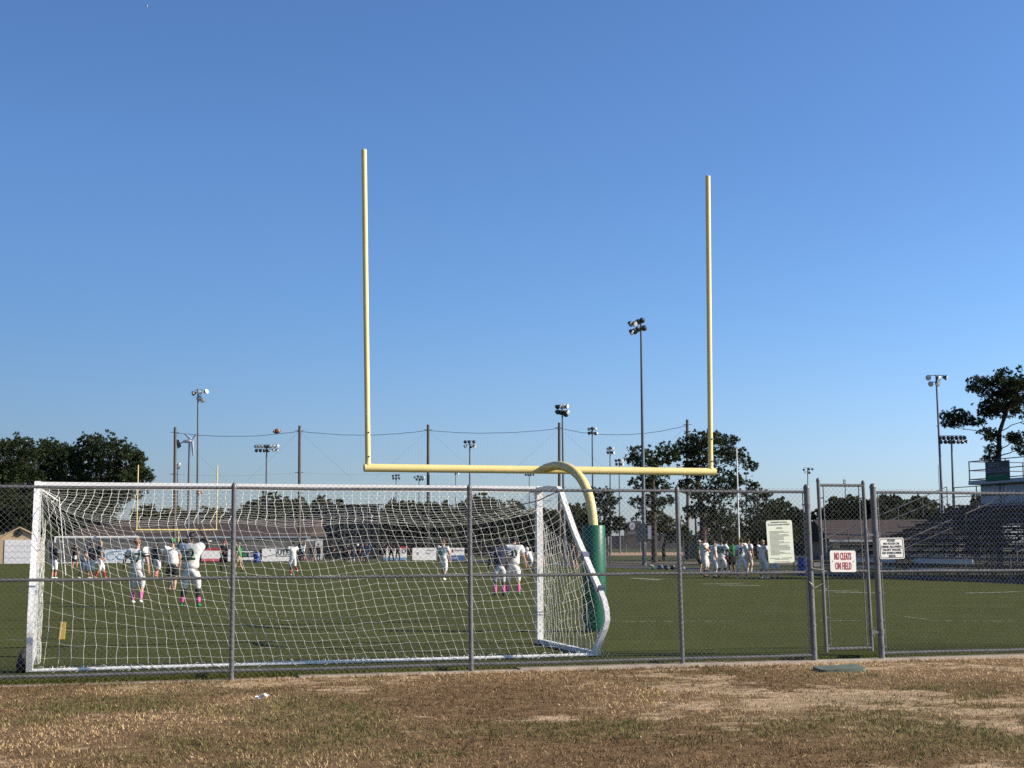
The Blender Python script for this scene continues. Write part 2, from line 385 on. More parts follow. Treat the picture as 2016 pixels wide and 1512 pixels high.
# turf slab: from the kerb down the field
def uv_of(p): q = p - C0; return q.dot(U), q.dot(V)
ua, va = uv_of(a); ub, vb = uv_of(b_)
def on_fence(u):   # fence line point with field coordinate u
    t = (u - ua) / (ub - ua); return a.lerp(b_, t)
turf_pts = [on_fence(-48), on_fence(26.5), fld(26.5, 116), fld(-48, 116)]
sheet('turf_field', [tuple(p) for p in turf_pts], M['turf'], 0.0, 0.12, 'olive green artificial turf field')
M['asphalt'] = mat('worn asphalt', (0.055, 0.055, 0.056), 0.9, 0, 0.25, 2, 0.3, 60)
M['clay'] = mat('tan infield clay', (0.42, 0.27, 0.16), 0.95, 0, 0.12, 0.5)
sheet('asphalt_path', [tuple(p) for p in (on_fence(26.6), on_fence(31.5), fld(31.5, 120), fld(26.6, 120))], M['asphalt'], -0.03, 0.08, 'dark asphalt walk along the turf')
M['bark_dirt'] = mat('brown dirt', (0.15, 0.11, 0.08), 0.95, 0, 0.2, 0.5)
sheet('dirt_strip', [tuple(base_at(1150, 118)), tuple(base_at(1640, 112)), tuple(base_at(1640, 128)), tuple(base_at(1150, 134))], M['bark_dirt'], -0.06, 0.05, 'brown dirt strip behind the field')
sheet('infield', [tuple(base_at(600, 215)), tuple(base_at(1700, 205)), tuple(base_at(1800, 275)), tuple(base_at(500, 300))], M['clay'], -0.05, 0.06, 'tan clay ball field infield')
# kerb under the near fence
k = MB(); s0, s1 = -14.0, 30.0; n = 15
rr = random.Random(3)
for i in range(n):
    sa = s0 + (s1 - s0) * i / n + 0.006; sb = s0 + (s1 - s0) * (i + 1) / n - 0.006; dz = rr.uniform(-0.006, 0.006)
    sm = (sa + sb) / 2; c = fpt(sm, -0.125 + dz - 0.04 * min(max((6.5 - sm) / 5.0, 0), 1), 0.045)
    k.obox(c, FD * (sb - sa) / 2, FN * 0.11, Z * 0.085)
tag(k.build('kerb', M['concrete'], smooth=False), 'sandy concrete mow strip under the fence', None, None, 'structure')

# faint painted lines left on the turf
def mark_mat():
    m = bpy.data.materials.new('worn white turf paint'); m.use_nodes = True; nt = m.node_tree; N = nt.nodes; L = nt.links; b = N['Principled BSDF']
    b.inputs['Roughness'].default_value = 0.9
    tc = N.new('ShaderNodeTexCoord'); n = N.new('ShaderNodeTexNoise'); n.inputs['Scale'].default_value = 9; n.inputs['Detail'].default_value = 5; L.new(tc.outputs['Object'], n.inputs['Vector'])
    r = N.new('ShaderNodeValToRGB'); e = r.color_ramp.elements; e[0].position = 0.46; e[0].color = (0.10, 0.115, 0.04, 1); e[1].position = 0.62; e[1].color = (0.55, 0.55, 0.42, 1)
    L.new(n.outputs['Fac'], r.inputs[0]); L.new(r.outputs[0], b.inputs['Base Color']); return m
M['mark'] = mark_mat()
mk = MB()
def line(p, q, wd):
    p, q = Vector(p), Vector(q); d = (q - p).normalized(); x = Vector((-d.y, d.x, 0)) * wd / 2
    mk.quad(*[Vector((c.x, c.y, 0.004)) for c in (p - x, q - x, q + x, p + x)])
for (x1, y1, x2, y2, wd) in [(1205, 1224, 1445, 1223, 0.08), (1612, 1222, 1706, 1222, 0.09), (1780, 1214, 1830, 1220, 0.07), (1832, 1222.5, 2000, 1223, 0.07),
                             (1245, 1138, 1300, 1142, 0.5), (1270, 1138, 1325, 1139, 0.4), (1383, 1150, 1458, 1149, 0.45), (1418, 1152, 1495, 1153, 0.5),
                             (1610, 1163, 1690, 1164, 0.4), (1645, 1166, 1745, 1168, 0.4), (10, 1260, 60, 1261, 0.08), (1900, 1168, 2010, 1165, 0.3),
                             (660, 1237, 720, 1237, 0.1), (700, 1268, 712, 1267, 0.1)]:
    line(gp(x1, y1), gp(x2, y2), wd)
tag(mk.build('field_markings', M['mark'], smooth=False), 'worn white lines on the turf', None, None, 'structure')

# ------------------------------------------------------------------ dry grass in front of the fence
def vnoise(x, y, sc, seed):
    r = np.random.default_rng(seed); T = r.random((257, 257)); x = ((x + 40) * sc) % 256; y = (y * sc) % 256
    xi = x.astype(int); yi = y.astype(int); fx = x - xi; fy = y - yi; fx = fx*fx*(3-2*fx); fy = fy*fy*(3-2*fy)
    return (T[yi, xi]*(1-fx) + T[yi, xi+1]*fx)*(1-fy) + (T[yi+1, xi]*(1-fx) + T[yi+1, xi+1]*fx)*fy
def lawn_fields(xx, yy):
    green = 0.55 * vnoise(xx, yy, 0.45, 21) + 0.45 * vnoise(xx, yy, 1.3, 22)
    # greener towards the camera and to the middle right, barer sand on the right by the gate
    green = green + 0.10 * np.clip((13.0 - yy) / 3.5, -1, 1) - 0.02
    def blobs(L_): return sum(w_ * np.exp(-((xx - a_) / sx) ** 2 - ((yy - b_) / sy) ** 2) for a_, b_, sx, sy, w_ in L_)
    green = green - 0.05 + 0.24 * blobs([(-4.3, 15.2, .6, .5, 1), (-.45, 11.8, .6, .3, 1), (-1.7, 11.4, .9, .35, .7), (2.6, 14.3, .9, .6, .7), (3.8, 13.6, 1.2, .5, .8), (-4.8, 14, .7, .4, .7), (1.2, 13.2, .9, .5, .5)])
    green = green + 0.20 * (vnoise(xx, yy, 3.3, 61) - .5) + 0.14 * (vnoise(xx, yy, 8.0, 62) - .5)
    bare = -0.075 + 0.20 * (vnoise(xx, yy, 5.5, 63) - .5) + 0.26 * (vnoise(xx * .7, yy, 13, 64) - .5) + 0.17 * blobs([(-3.6, 14.6, .6, .25, 1), (-2.2, 14.3, .7, .22, 1), (3.4, 16.6, 1.6, .9, 1.0), (5.0, 15.9, 2.0, 1.2, 1.7), (5.2, 14.6, 1.4, .6, 1.0), (5, 11.3, 1.2, .5, 1.2), (3.3, 11, 1, .35, 1), (-4.6, 11.4, .6, .2, 1)]) - 0.07 * np.clip((2.6 - xx) / 1.5, 0, 1) + 0.5 * vnoise(xx + 50, yy, 0.5, 31) + 0.5 * vnoise(xx, yy + 9, 2.2, 32) - 0.02
    return green, bare
def grass():
    n = N_GRASS
    yy = 8.2 + RNG.random(n) ** 0.9 * 13.0
    hw = 0.40 * yy + 1.6
    xx = (RNG.random(n) * 2 - 1) * hw
    # clumping: pull to nearby clump centres
    cx = np.round(xx / 0.11 + RNG.normal(0, .35, n)); cy = np.round(yy / 0.11 + RNG.normal(0, .35, n))
    jx = vnoise(cx * 1.7 + 90, cy * 1.3 + 40, 0.9, 5) - .5; jy = vnoise(cx * 1.1 + 10, cy * 1.9 + 70, 0.9, 6) - .5
    pull = RNG.random(n) * 0.75
    xx = xx * (1 - pull) + (cx * 0.11 + jx * 0.1) * pull; yy = yy * (1 - pull) + (cy * 0.11 + jy * 0.1) * pull
    # keep this side of the kerb
    fn = np.array(FN); fl = np.array(FL)
    dist = (xx - fl[0]) * fn[0] + (yy - fl[1]) * fn[1]
    keep = dist < np.where(xx < 0.3, 0.03 + 0.05 * (vnoise(xx, yy, 2.5, 77) - .5), np.where(xx < 2.5, -0.05, -0.075) + 0.06 * (vnoise(xx, yy, 3.5, 78) - .5))
    green, bare = lawn_fields(xx, yy)
    patch = .5 * vnoise(xx, yy, 5.0, 41) + .5 * vnoise(xx * .8, yy, 12.0, 42)
    thin = np.clip((bare - 0.56) / 0.12, 0, 1); thin2 = np.clip((0.45 - patch) / 0.2, 0, 1) * .6
    thin *= np.where(dist > -0.6, 0.45, 1.0)
    keep &= RNG.random(n) > np.maximum(thin * 0.76, thin2)
    edge = (dist > -0.28)
    xx, yy, green, edge, patch = xx[keep], yy[keep], green[keep], edge[keep], patch[keep]; n = len(xx)
    h = (0.008 + 0.034 * RNG.random(n) ** 1.6) * (0.7 + 0.6 * patch) * np.where(edge, 1.45, 1.0) * np.where(green > .56, 1.25, 1.0)
    ang = RNG.random(n) * 2 * np.pi; wd = 0.0026 + 0.0030 * RNG.random(n)
    lean = RNG.random(n) ** 0.7 * 1.25 * h; la = ang + np.pi / 2 + RNG.normal(0, .7, n)
    bx, by = np.cos(ang) * wd, np.sin(ang) * wd
    z0 = GZ - 0.004
    A = np.stack([xx - bx, yy - by, np.full(n, z0)], 1); B = np.stack([xx + bx, yy + by, np.full(n, z0)], 1)
    T = np.stack([xx + np.cos(la) * lean, yy + np.sin(la) * lean, z0 + h], 1)
    Mx = (A + B) / 2 * 0.45 + T * 0.55; Mx[:, 2] += h * 0.12
    C = Mx + np.stack([bx, by, np.zeros(n)], 1) * 0.75; D = Mx - np.stack([bx, by, np.zeros(n)], 1) * 0.75
    verts = np.stack([A, B, C, D, T], 1).reshape(-1, 3)
    i = np.arange(n)[:, None] * 5
    q = np.concatenate([i + np.array([[0, 1, 2]]), i + np.array([[0, 2, 3]]), i + np.array([[3, 2, 4]])], 0)
    tan1 = np.array([0.72, 0.52, 0.29]); tan2 = np.array([0.35, 0.235, 0.120]); tan3 = np.array([0.155, 0.096, 0.049]); gr = np.array([0.22, 0.195, 0.07]); gr2 = np.array([0.085, 0.115, 0.034])
    t = RNG.random(n)[:, None]; u = RNG.random(n)[:, None]
    pale = vnoise(xx, yy, 0.7, 51)[:, None]
    mix = np.clip(t * .8 + (pale - .5) * 1.2 + .1, 0, 1)
    dry = np.where(mix < .5, tan3 * (1 - mix * 2) + tan2 * mix * 2, tan2 * (2 - mix * 2) + tan1 * (mix * 2 - 1))
    gg = gr * u + gr2 * (1 - u)
    gm = np.clip((green[:, None] - 0.43) / 0.30 + RNG.normal(0, .20, (n, 1)), 0, .85)
    col = dry * (1 - gm) + gg * gm
    col *= (0.6 + 0.8 * RNG.random((n, 1)))
    c4 = np.concatenate([col, np.ones((n, 1))], 1)
    colors = np.repeat(c4, 5, axis=0)
    m = bpy.data.materials.new('grass blades'); m.use_nodes = True; N = m.node_tree.nodes; L = m.node_tree.links; b = N['Principled BSDF']
    b.inputs['Roughness'].default_value = 0.75; b.inputs['Specular IOR Level'].default_value = 0.15
    at_ = N.new('ShaderNodeAttribute'); at_.attribute_name = 'tint'; L.new(at_.outputs['Color'], b.inputs['Base Color'])
    tr = N.new('ShaderNodeBsdfTranslucent'); L.new(at_.outputs['Color'], tr.inputs[0]); mx = N.new('ShaderNodeMixShader'); mx.inputs[0].default_value = 0.25
    L.new(b.outputs[0], mx.inputs[1]); L.new(tr.outputs[0], mx.inputs[2]); L.new(mx.outputs[0], N['Material Output'].inputs[0])
    o = np_mesh('dry_grass', verts, q, m, colors=colors)
    tag(o, 'short dry brown grass with green patches in front of the fence', None, None, 'stuff')
grass()
def lawn():
    nx, ny = 300, 240; X, Y = np.meshgrid(np.linspace(-9, 9, nx), np.linspace(7.8, 20.5, ny)); x, y = X.ravel(), Y.ravel()
    dist = (x - FL.x) * FN.x + (y - FL.y) * FN.y
    green, bare = lawn_fields(x, y); r = np.random.default_rng(9)
    b = np.clip((bare - 0.53) / 0.14 + r.normal(0, .25, len(x)), 0, 1)[:, None]; fine = (0.75 + 0.5 * vnoise(x, y, 9, 71) * vnoise(x, y, 17, 72) * 2)[:, None]
    col = (np.array([[0.25, 0.165, 0.09]]) * (1 - b) + np.array([[0.55, 0.41, 0.265]]) * b) * fine
    z = GZ + 0.006 + 0.012 * (vnoise(x, y, 6, 73) - .5) + r.normal(0, .002, len(x)); z = np.where(dist > -0.10, GZ + .004, z)
    i = (np.arange(ny - 1)[:, None] * nx + np.arange(nx - 1)[None, :]).ravel(); q = np.stack([i, i + 1, i + nx + 1, i + nx], 1)
    q = q[dist[q].max(1) < 0.06]
    m = bpy.data.materials.new('thatch and sandy soil'); m.use_nodes = True; N = m.node_tree.nodes; L = m.node_tree.links; b_ = N['Principled BSDF']
    b_.inputs['Roughness'].default_value = 0.95; b_.inputs['Specular IOR Level'].default_value = 0.05
    a_ = N.new('ShaderNodeAttribute'); a_.attribute_name = 'tint'; tc = N.new('ShaderNodeTexCoord'); nz = N.new('ShaderNodeTexNoise'); nz.inputs['Scale'].default_value = 45; nz.inputs['Detail'].default_value = 6; nz.inputs['Roughness'].default_value = .75
    L.new(tc.outputs['Object'], nz.inputs['Vector']); rp = N.new('ShaderNodeValToRGB'); e = rp.color_ramp.elements; e[0].position = .36; e[0].color = (.35, .32, .28, 1); e[1].position = .62; e[1].color = (1.2, 1.2, 1.15, 1); L.new(nz.outputs['Fac'], rp.inputs[0])
    mx = N.new('ShaderNodeMix'); mx.data_type = 'RGBA'; mx.blend_type = 'MULTIPLY'; mx.inputs[0].default_value = 1; L.new(a_.outputs['Color'], mx.inputs[6]); L.new(rp.outputs[0], mx.inputs[7]); L.new(mx.outputs[2], b_.inputs['Base Color'])
    bp = N.new('ShaderNodeBump'); bp.inputs['Strength'].default_value = .9; bp.inputs['Distance'].default_value = .02; L.new(nz.outputs['Fac'], bp.inputs['Height']); L.new(bp.outputs[0], b_.inputs['Normal'])
    o = np_mesh('lawn', np.stack([x, y, z], 1), q, m, colors=np.concatenate([col, np.ones((len(col), 1))], 1), smooth=True); tag(o, 'thatch and sandy bare soil of the dry lawn', None, None, 'structure')
lawn()
# fallen leaves and pale bits lying in the lawn
def leaves():
    vs, fs, r = [], [], random.Random(12)
    for i in range(260):
        y = r.uniform(9.5, 19.5); x = r.uniform(-1, 1) * (0.36 * y + .8); p = Vector((x, y, GZ + r.uniform(.012, .03)))
        if (p - FL).dot(FN) > -.15: continue
        a = r.uniform(0, 6.3); L_ = r.uniform(.012, .03); W_ = L_ * r.uniform(.3, .6); d = Vector((math.cos(a), math.sin(a), r.uniform(-.2, .3))); q = Vector((-d.y, d.x, r.uniform(-.3, .3)))
        n = len(vs); vs += [p - d * L_, p + q * W_ + Z * .006, p + d * L_, p - q * W_ + Z * .008]; fs.append((n, n + 1, n + 2, n + 3))
    m_ = MB(); m_.v = vs; m_.f = fs
    o = m_.build('dry_leaves', mat('dry leaf', (0.50, 0.38, 0.24), 0.8, 0, 0.35, 1.5), smooth=False); tag(o, 'scattered small dry leaves and pale bits on the brown lawn', None, None, 'stuff')
leaves()

# litter and the irrigation lid
p = gp(1652, 1322, GZ)
lid = thing('valve_box', p, 'faded green plastic valve box lid set in the dry grass before the gate', 'valve box')
def rrect(cx, ex, ey, hx, hy, r, n=4):
    pts = []
    for (sx, sy, a0) in ((1, 1, 0), (-1, 1, 90), (-1, -1, 180), (1, -1, 270)):
        for i in range(n + 1):
            a = R(a0 + 90 * i / n); pts.append(cx + ex * (sx * (hx - r) + r * math.cos(a)) + ey * (sy * (hy - r) + r * math.sin(a)))
    return pts
ex = Vector((math.cos(R(8)), math.sin(R(8)), 0.03)).normalized(); ey = Vector((-math.sin(R(8)), math.cos(R(8)), 0.05)).normalized()
c = p + Z * 0.005
MB().prism(rrect(c, ex, ey, 0.31, 0.20, 0.06), rrect(c + Z * 0.055, ex, ey, 0.31, 0.20, 0.06)).build('lid', M['box_green'], lid)
MB().prism(rrect(c - Z * 0.03, ex, ey, 0.28, 0.17, 0.05), rrect(c + Z * 0.004, ex, ey, 0.28, 0.17, 0.05)).build('rim', M['black_rubber'], lid)
p = gp(516, 1380, GZ) + Z * 0.03
m_ = MB(); q_ = random.Random(5)
cols, rows = 7, 4; gv = {}
for i in range(cols):
    for j in range(rows):
        gv[i, j] = p + Vector((-0.075 + 0.15 * i / (cols-1) + q_.uniform(-.012, .012), -0.05 + 0.10 * j / (rows-1), q_.uniform(-.02, .03) + 0.035 * i / cols))
for i in range(cols - 1):
    for j in range(rows - 1): m_.quad(gv[i, j], gv[i+1, j], gv[i+1, j+1], gv[i, j+1])
o = m_.build('crumpled_paper', M['litter'], smooth=False, loc=p); tag(o, 'scrap of crumpled white paper lying on the dry grass', 'litter')
p = gp(120, 1258); m_ = MB()
rx_ = Vector((math.cos(R(25)), math.sin(R(25)), 0)); ry_ = Vector((-rx_.y, rx_.x, 0))
m_.prism(rrect(p, rx_, ry_, .06, .06, .015), rrect(p + Z * .29 + rx_ * .02, rx_, ry_, .058, .058, .015))
o = m_.build('field_marker', M['yellow_litter'], smooth=False, loc=p); tag(o, 'small yellow foam pylon standing on the turf inside the near soccer goal', 'pylon')
# ================================================================== people
SKIN = {'light': mat('light skin', (0.55, 0.30, 0.20), 0.55, 0, 0.06, 8), 'tan': mat('tan skin', (0.42, 0.22, 0.135), 0.55, 0, 0.06, 8), 'dark': mat('dark skin', (0.10, 0.055, 0.038), 0.5, 0, 0.08, 8)}
def cloth(n, c, v=0.1): return mat('cloth ' + n, c, 0.85, 0, v, 9, 0.25, 22)
CL = {'white': cloth('white', (0.78, 0.77, 0.74), .05), 'navy': cloth('navy', (0.022, 0.030, 0.060)), 'black': cloth('black', (0.014, 0.014, 0.017)),
      'green': cloth('bright green', (0.02, 0.24, 0.07)), 'dkgreen': cloth('dark green', (0.008, 0.09, 0.045)), 'pink': cloth('hot pink', (0.75, 0.12, 0.36)), 'red': cloth('red', (0.42, 0.03, 0.035)),
      'grey': cloth('grey', (0.26, 0.26, 0.28)), 'tan': cloth('tan', (0.42, 0.33, 0.22)), 'cream': cloth('cream', (0.62, 0.54, 0.42)), 'steel': cloth('steel blue', (0.07, 0.09, 0.16)),
      'salmon': cloth('salmon', (0.65, 0.22, 0.18)), 'yellow': cloth('yellow', (0.62, 0.46, 0.05)), 'offwhite': cloth('off white', (0.62, 0.62, 0.62)), 'teal': cloth('teal', (0.02, 0.22, 0.2))}
HAIR = {'black': mat('black hair', (0.012, 0.010, 0.010), 0.6), 'brown': mat('brown hair', (0.07, 0.035, 0.018), 0.6), 'red': mat('ginger hair', (0.24, 0.085, 0.03), 0.6), 'blond': mat('blond hair', (0.38, 0.25, 0.12), 0.6)}
FACE_DARK = mat('eye and mouth dark', (0.02, 0.012, 0.010), 0.4)

class Sk:
    def __init__(s): s.v = []; s.r = []; s.e = []; s.root = []
    def chain(s, pts, start=None):
        """pts: list of (Vector, radius); returns list of indices"""
        idx = []
        prev = start
        for p, r in pts:
            s.v.append(Vector(p)); s.r.append(r if isinstance(r, tuple) else (r, r)); i = len(s.v) - 1
            if prev is None: s.root.append(i)
            else: s.e.append((prev, i))
            prev = i; idx.append(i)
        return idx
    def build(s, name, m, parent, sub=1):
        me = bpy.data.meshes.new(name); me.from_pydata([tuple(p) for p in s.v], s.e, []); me.materials.append(m)
        o = bpy.data.objects.new(name, me); COL.objects.link(o)
        md = o.modifiers.new('Skin', 'SKIN'); md.use_smooth_shade = True; md.branch_smoothing = 0.4
        sv = me.skin_vertices[0].data
        for i, r in enumerate(s.r): sv[i].radius = r; sv[i].use_root = i in s.root
        if sub:
            sb = o.modifiers.new('Subdivision', 'SUBSURF'); sb.levels = sub; sb.render_levels = sub
        setparent(o, parent); return o

def ik(a, t, l1, l2, pole):
    a, t, pole = Vector(a), Vector(t), Vector(pole); d = t - a; L = min(d.length, (l1 + l2) * 0.995); d.normalize(); t = a + d * L
    x = (l1*l1 - l2*l2 + L*L) / (2*L); h = math.sqrt(max(l1*l1 - x*x, 0)); p = (pole - d * pole.dot(d))
    p = p.normalized() if p.length > 1e-6 else Vector((0, 1, 0))
    return a + d * x + p * h, t

def person(label, foot, az, h=1.8, skin='tan', hair='brown', head='hair', top='white', sleeves='short', bottom='white', kind='player', socks=None, shoes='white', hands=None,
           feet=None, lean=0.0, turn=0.0, number=None, numcol='dkgreen', stripes=False, group=None, fingers=True, leggings=None, towel=False, pads=True, crouch=0.0, headcol=None, ball=None, face=False, stripecol='dkgreen', bulk=1.0, loc=None):
    P = gp(*foot) if loc is None else Vector(loc); P.z = max(P.z, 0.0) if loc is None else P.z
    root = thing('person', P, label, 'person', group); bulk *= 1.05; sw = .185 if not pads else .205
    a = R(az); fwv = Vector((math.sin(a), math.cos(a), 0)); rv = Vector((math.cos(a), -math.sin(a), 0)); s = h / 1.8
    def T(x, y, z): return (rv * x + fwv * y + Z * z) * s
    ln = lambda x, y, z: (x, y + math.sin(lean) * max(z - 0.95, 0), 0.95 + (z - 0.95) * math.cos(lean) if z > 0.95 else z)
    def TL(x, y, z):
        x, y, z = ln(x, y, z); return T(x, y, z - crouch)
    sh = [TL(-sw * bulk, 0, 1.455), TL(sw * bulk, 0, 1.455)]
    hp = [T(-0.095, 0, 0.93 - crouch), T(0.095, 0, 0.93 - crouch)]
    hands = hands or [(-0.30, 0.06, 0.84), (0.30, 0.06, 0.84)]; feet = feet or [(-0.14, 0.0, 0.0), (0.14, 0.02, 0.0)]
    arms = []; legs = []
    for i, sg in ((0, -1), (1, 1)):
        hx = T(*hands[i]); pole = rv * sg * 0.45 - fwv * 0.5 - Z * 0.8
        el, wr = ik(sh[i], hx, 0.295 * s, 0.265 * s, pole); arms.append((sh[i], el, wr))
        f = feet[i]; ft = T(f[0], f[1], f[2] + 0.085); kn, an = ik(hp[i], ft, 0.44 * s, 0.425 * s, fwv + rv * sg * 0.12); legs.append((hp[i], kn, an, f[3] if len(f) > 3 else 0.0))
    b = Sk(); B = bulk * s
    t = b.chain([(T(0, 0, .96 - crouch), (.15 * B, .11 * B)), (TL(0, 0, 1.10), (.13 * B, .10 * B)), (TL(0, 0.005, 1.32), (.155 * B, .11 * B)), (TL(0, -.005, 1.47), .068 * s), (TL(0, 0.0, 1.545), .055 * s)])
    hd = Vector((math.sin(R(turn)), math.cos(R(turn)), 0)); hf = rv * hd.x + fwv * hd.y; hr = rv * hd.y - fwv * hd.x
    hc = TL(0, 0.02, 1.68)
    b.chain([(hc - Z * .075 * s + hf * .012 * s, (.058 * s, .066 * s)), (hc, (.074 * s, .092 * s)), (hc + Z * .065 * s - hf * .006 * s, (.070 * s, .086 * s)), (hc + Z * .108 * s - hf * .01 * s, (.04 * s, .05 * s))], t[-1])
    for i, sg in ((0, -1), (1, 1)):
        shp, el, wr = arms[i]; fa = (wr - el).normalized()
        ar = b.chain([(shp, .075 * B), (el, .054 * s), (wr, .038 * s), (wr + fa * .055 * s, (.040 * s, .022 * s)), (wr + fa * .095 * s, (.036 * s, .018 * s))], t[2])
        if fingers:
            side = fa.cross(fwv); side = side.normalized() if side.length > .1 else rv; nrm = fa.cross(side)
            for k_, (off_, l_) in enumerate(((-.03, .062), (-.010, .078), (.010, .072), (.029, .055))):
                r0_ = wr + fa * .085 * s + side * off_ * s
                b.chain([(r0_, .0095 * s), (r0_ + fa * l_ * .5 * s + nrm * .006 * s, .0088 * s), (r0_ + fa * l_ * .95 * s + nrm * .022 * s, .0075 * s)])
            tr_ = wr + fa * .03 * s - side * .032 * s
            b.chain([(tr_, .011 * s), (tr_ + fa * .03 * s - side * .022 * s, .010 * s), (tr_ + fa * .058 * s - side * .024 * s + nrm * .012 * s, .0085 * s)])
        hipp, kn, an, tp = legs[i]
        b.chain([(hipp, .10 * B), (hipp.lerp(kn, .5), .09 * B), (kn, .066 * s), (kn.lerp(an, .3) - fwv * .012 * s, .064 * s), (an, .043 * s), (an + fwv * .10 * s - Z * (.045 + tp) * s, .032 * s)], t[0])
    # nose and ears
    b.chain([(hc + hf * .085 * s + Z * .012 * s, .010 * s), (hc + hf * .112 * s - Z * .018 * s, .013 * s)])
    for sg in (-1, 1): b.chain([(hc + hr * sg * .078 * s + Z * .014 * s, (.010 * s, .018 * s)), (hc + hr * sg * .083 * s - Z * .018 * s, (.008 * s, .013 * s))])
    b.build('body', SKIN[skin], root)
    if face:
        for sg in (-1, 1): MB().ball(P + hc + hf * .086 * s + hr * sg * .032 * s + Z * .022 * s, .012 * s, .008 * s, .008 * s, 8, 5).build('eye', FACE_DARK, root)
        MB().ball(P + hc + hf * .084 * s - Z * .045 * s, .024 * s, .012 * s, .006 * s, 8, 5).build('mouth', FACE_DARK, root)
    # shirt
    j = Sk(); pw = 1.0 if not pads else 1.14
    jt = j.chain([(TL(0, 0, 0.90), (.205 * B, .165 * B)), (TL(0, 0, 1.02), (.20 * B, .16 * B)), (TL(0, 0, 1.16), (.195 * B, .155 * B)), (TL(0, 0.005, 1.32), (.22 * B * pw, .17 * B * pw)), (TL(0, 0, 1.455), (.15 * B, .13 * B)), (TL(0, 0, 1.53), .078 * s)])
    for i in (0, 1):
        shp, el, wr = arms[i]
        e_ = shp.lerp(el, .62 if sleeves == 'short' else 1.0)
        ch = [(shp + Z * .012 * s, .106 * B * pw), (shp.lerp(el, .4), .090 * B * pw), (e_, .080 * B)]
        if sleeves == 'long': ch += [(el.lerp(wr, .5), .05 * s), (wr, .04 * s)]
        j.chain(ch, jt[3])
    jo = j.build('shirt' if kind != 'player' else 'jersey', CL[top], root)
    if stripes:
        for i in (0, 1):
            sm = MB(); shp, el, wr = arms[i]; ax = (el - shp).normalized()
            for q0 in (.09, .16):
                sm.lathe(P + shp + ax * q0 * s, ax, [(0, .106 * B * pw), (.013 * s, .105 * B * pw)], 12)
            sm.build('sleeve_stripes', CL[stripecol], jo)
    if number:
        c = P + TL(0, 0, 1.26) - fwv * 0.185 * B * pw
        text('number', number, .36 * s, c, rv, Z - fwv * .08 + fwv * math.sin(lean), CL[numcol], jo, bold=.010, depth=.02)
    # legs
    pt = Sk(); pz = pt.chain([(T(0, 0, 1.06 - crouch), (.185 * B, .145 * B)), (T(0, 0, .93 - crouch), (.20 * B, .165 * B))])
    for i in (0, 1):
        hipp, kn, an, tp = legs[i]
        if bottom_len(kind) == 'long': ch = [(hipp - Z * .03 * s, .128 * B), (hipp.lerp(kn, .5), .115 * B), (kn, .088 * s), (kn.lerp(an, .5), .08 * s), (an + Z * .02 * s, .064 * s)]
        elif bottom_len(kind) == 'short': ch = [(hipp - Z * .03 * s, .132 * B), (hipp.lerp(kn, .5), .13 * B), (hipp.lerp(kn, .95), .122 * B)]
        else: ch = [(hipp - Z * .03 * s, .128 * B), (hipp.lerp(kn, .5), .115 * B), (kn, .086 * s), (kn.lerp(an, .24), .076 * s)]
        pt.chain(ch, pz[1])
    po = pt.build({'long': 'trousers', 'short': 'shorts', 'knee': 'pants'}[bottom_len(kind)], CL[bottom], root)
    for i in (0, 1):
        hipp, kn, an, tp = legs[i]
        if leggings:
            g_ = Sk(); g_.chain([(kn.lerp(an, .0), .080 * s), (kn.lerp(an, .35), .076 * s), (kn.lerp(an, .72), .06 * s)]); g_.build('legging', CL[leggings], root)
        if socks:
            g_ = Sk(); st = .62 if leggings else .34
            g_.chain([(kn.lerp(an, st), .072 * s), (kn.lerp(an, .7), .062 * s), (an + Z * .005 * s, .054 * s)]); g_.build('sock', CL[socks], root)
        g_ = Sk(); g_.chain([(an - fwv * .045 * s - Z * .03 * s, .040 * s), (an - Z * .035 * s, (.046 * s, .048 * s)), (an + fwv * .10 * s - Z * (.048 + tp) * s, (.046 * s, .036 * s)), (an + fwv * .175 * s - Z * (.055 + tp * 1.8) * s, (.038 * s, .026 * s))])
        g_.build('shoe', CL[shoes], root)
    # head covering
    rot = Matrix((( hr.x, hf.x, 0), (hr.y, hf.y, 0), (0, 0, 1)))
    hp_ = P + hc
    if head in ('hair', 'long_hair'):
        m_ = MB(); m_.ball(hp_ + Z * .045 * s - hf * .018 * s, .089 * s, .104 * s, .092 * s, 12, 8, rot)
        if head == 'long_hair': m_.ball(hp_ - hf * .05 * s - Z * .03 * s, .085 * s, .07 * s, .13 * s, 10, 7, rot)
        m_.build('hair', HAIR[hair], root)
    elif head == 'cap':
        MB().ball(hp_ + Z * .02 * s - hf * .022 * s, .085 * s, .098 * s, .085 * s, 12, 7, rot).build('hair', HAIR[hair], root)
        m_ = MB(); m_.ball(hp_ + Z * .058 * s - hf * .012 * s, .096 * s, .110 * s, .082 * s, 12, 8, rot); m_.ball(hp_ + Z * .05 * s + hf * .12 * s, .07 * s, .075 * s, .010 * s, 12, 6, rot); m_.build('cap', CL[headcol or 'white'], root)
    elif head == 'helmet':
        hm_ = MB(); hm_.ball(hp_ + Z * .03 * s - hf * .012 * s, .125 * s, .145 * s, .135 * s, 14, 9, rot); ho = hm_.build('helmet', CL[headcol or 'navy'], root)
        m_ = MB()
        for dz in (-.075, -.045, -.01):
            m_.tube([hp_ + hr * x_ * s + hf * (y_ + .012) * s + Z * dz * s for x_, y_ in ((-.11, .05), (-.07, .13), (0, .16), (.07, .13), (.11, .05))], .008 * s, 5)
        m_.build('face_mask', CL['offwhite'], ho)
    if towel: MB().bar(P + T(0.05, -.14, .96), P + T(.05, -.16, .70), .16 * s, .02 * s, rv).build('towel', CL['white'], root, smooth=False)
    return root, P, T, arms
def bottom_len(k): return {'player': 'knee', 'trousers': 'long', 'shorts': 'short'}[k]

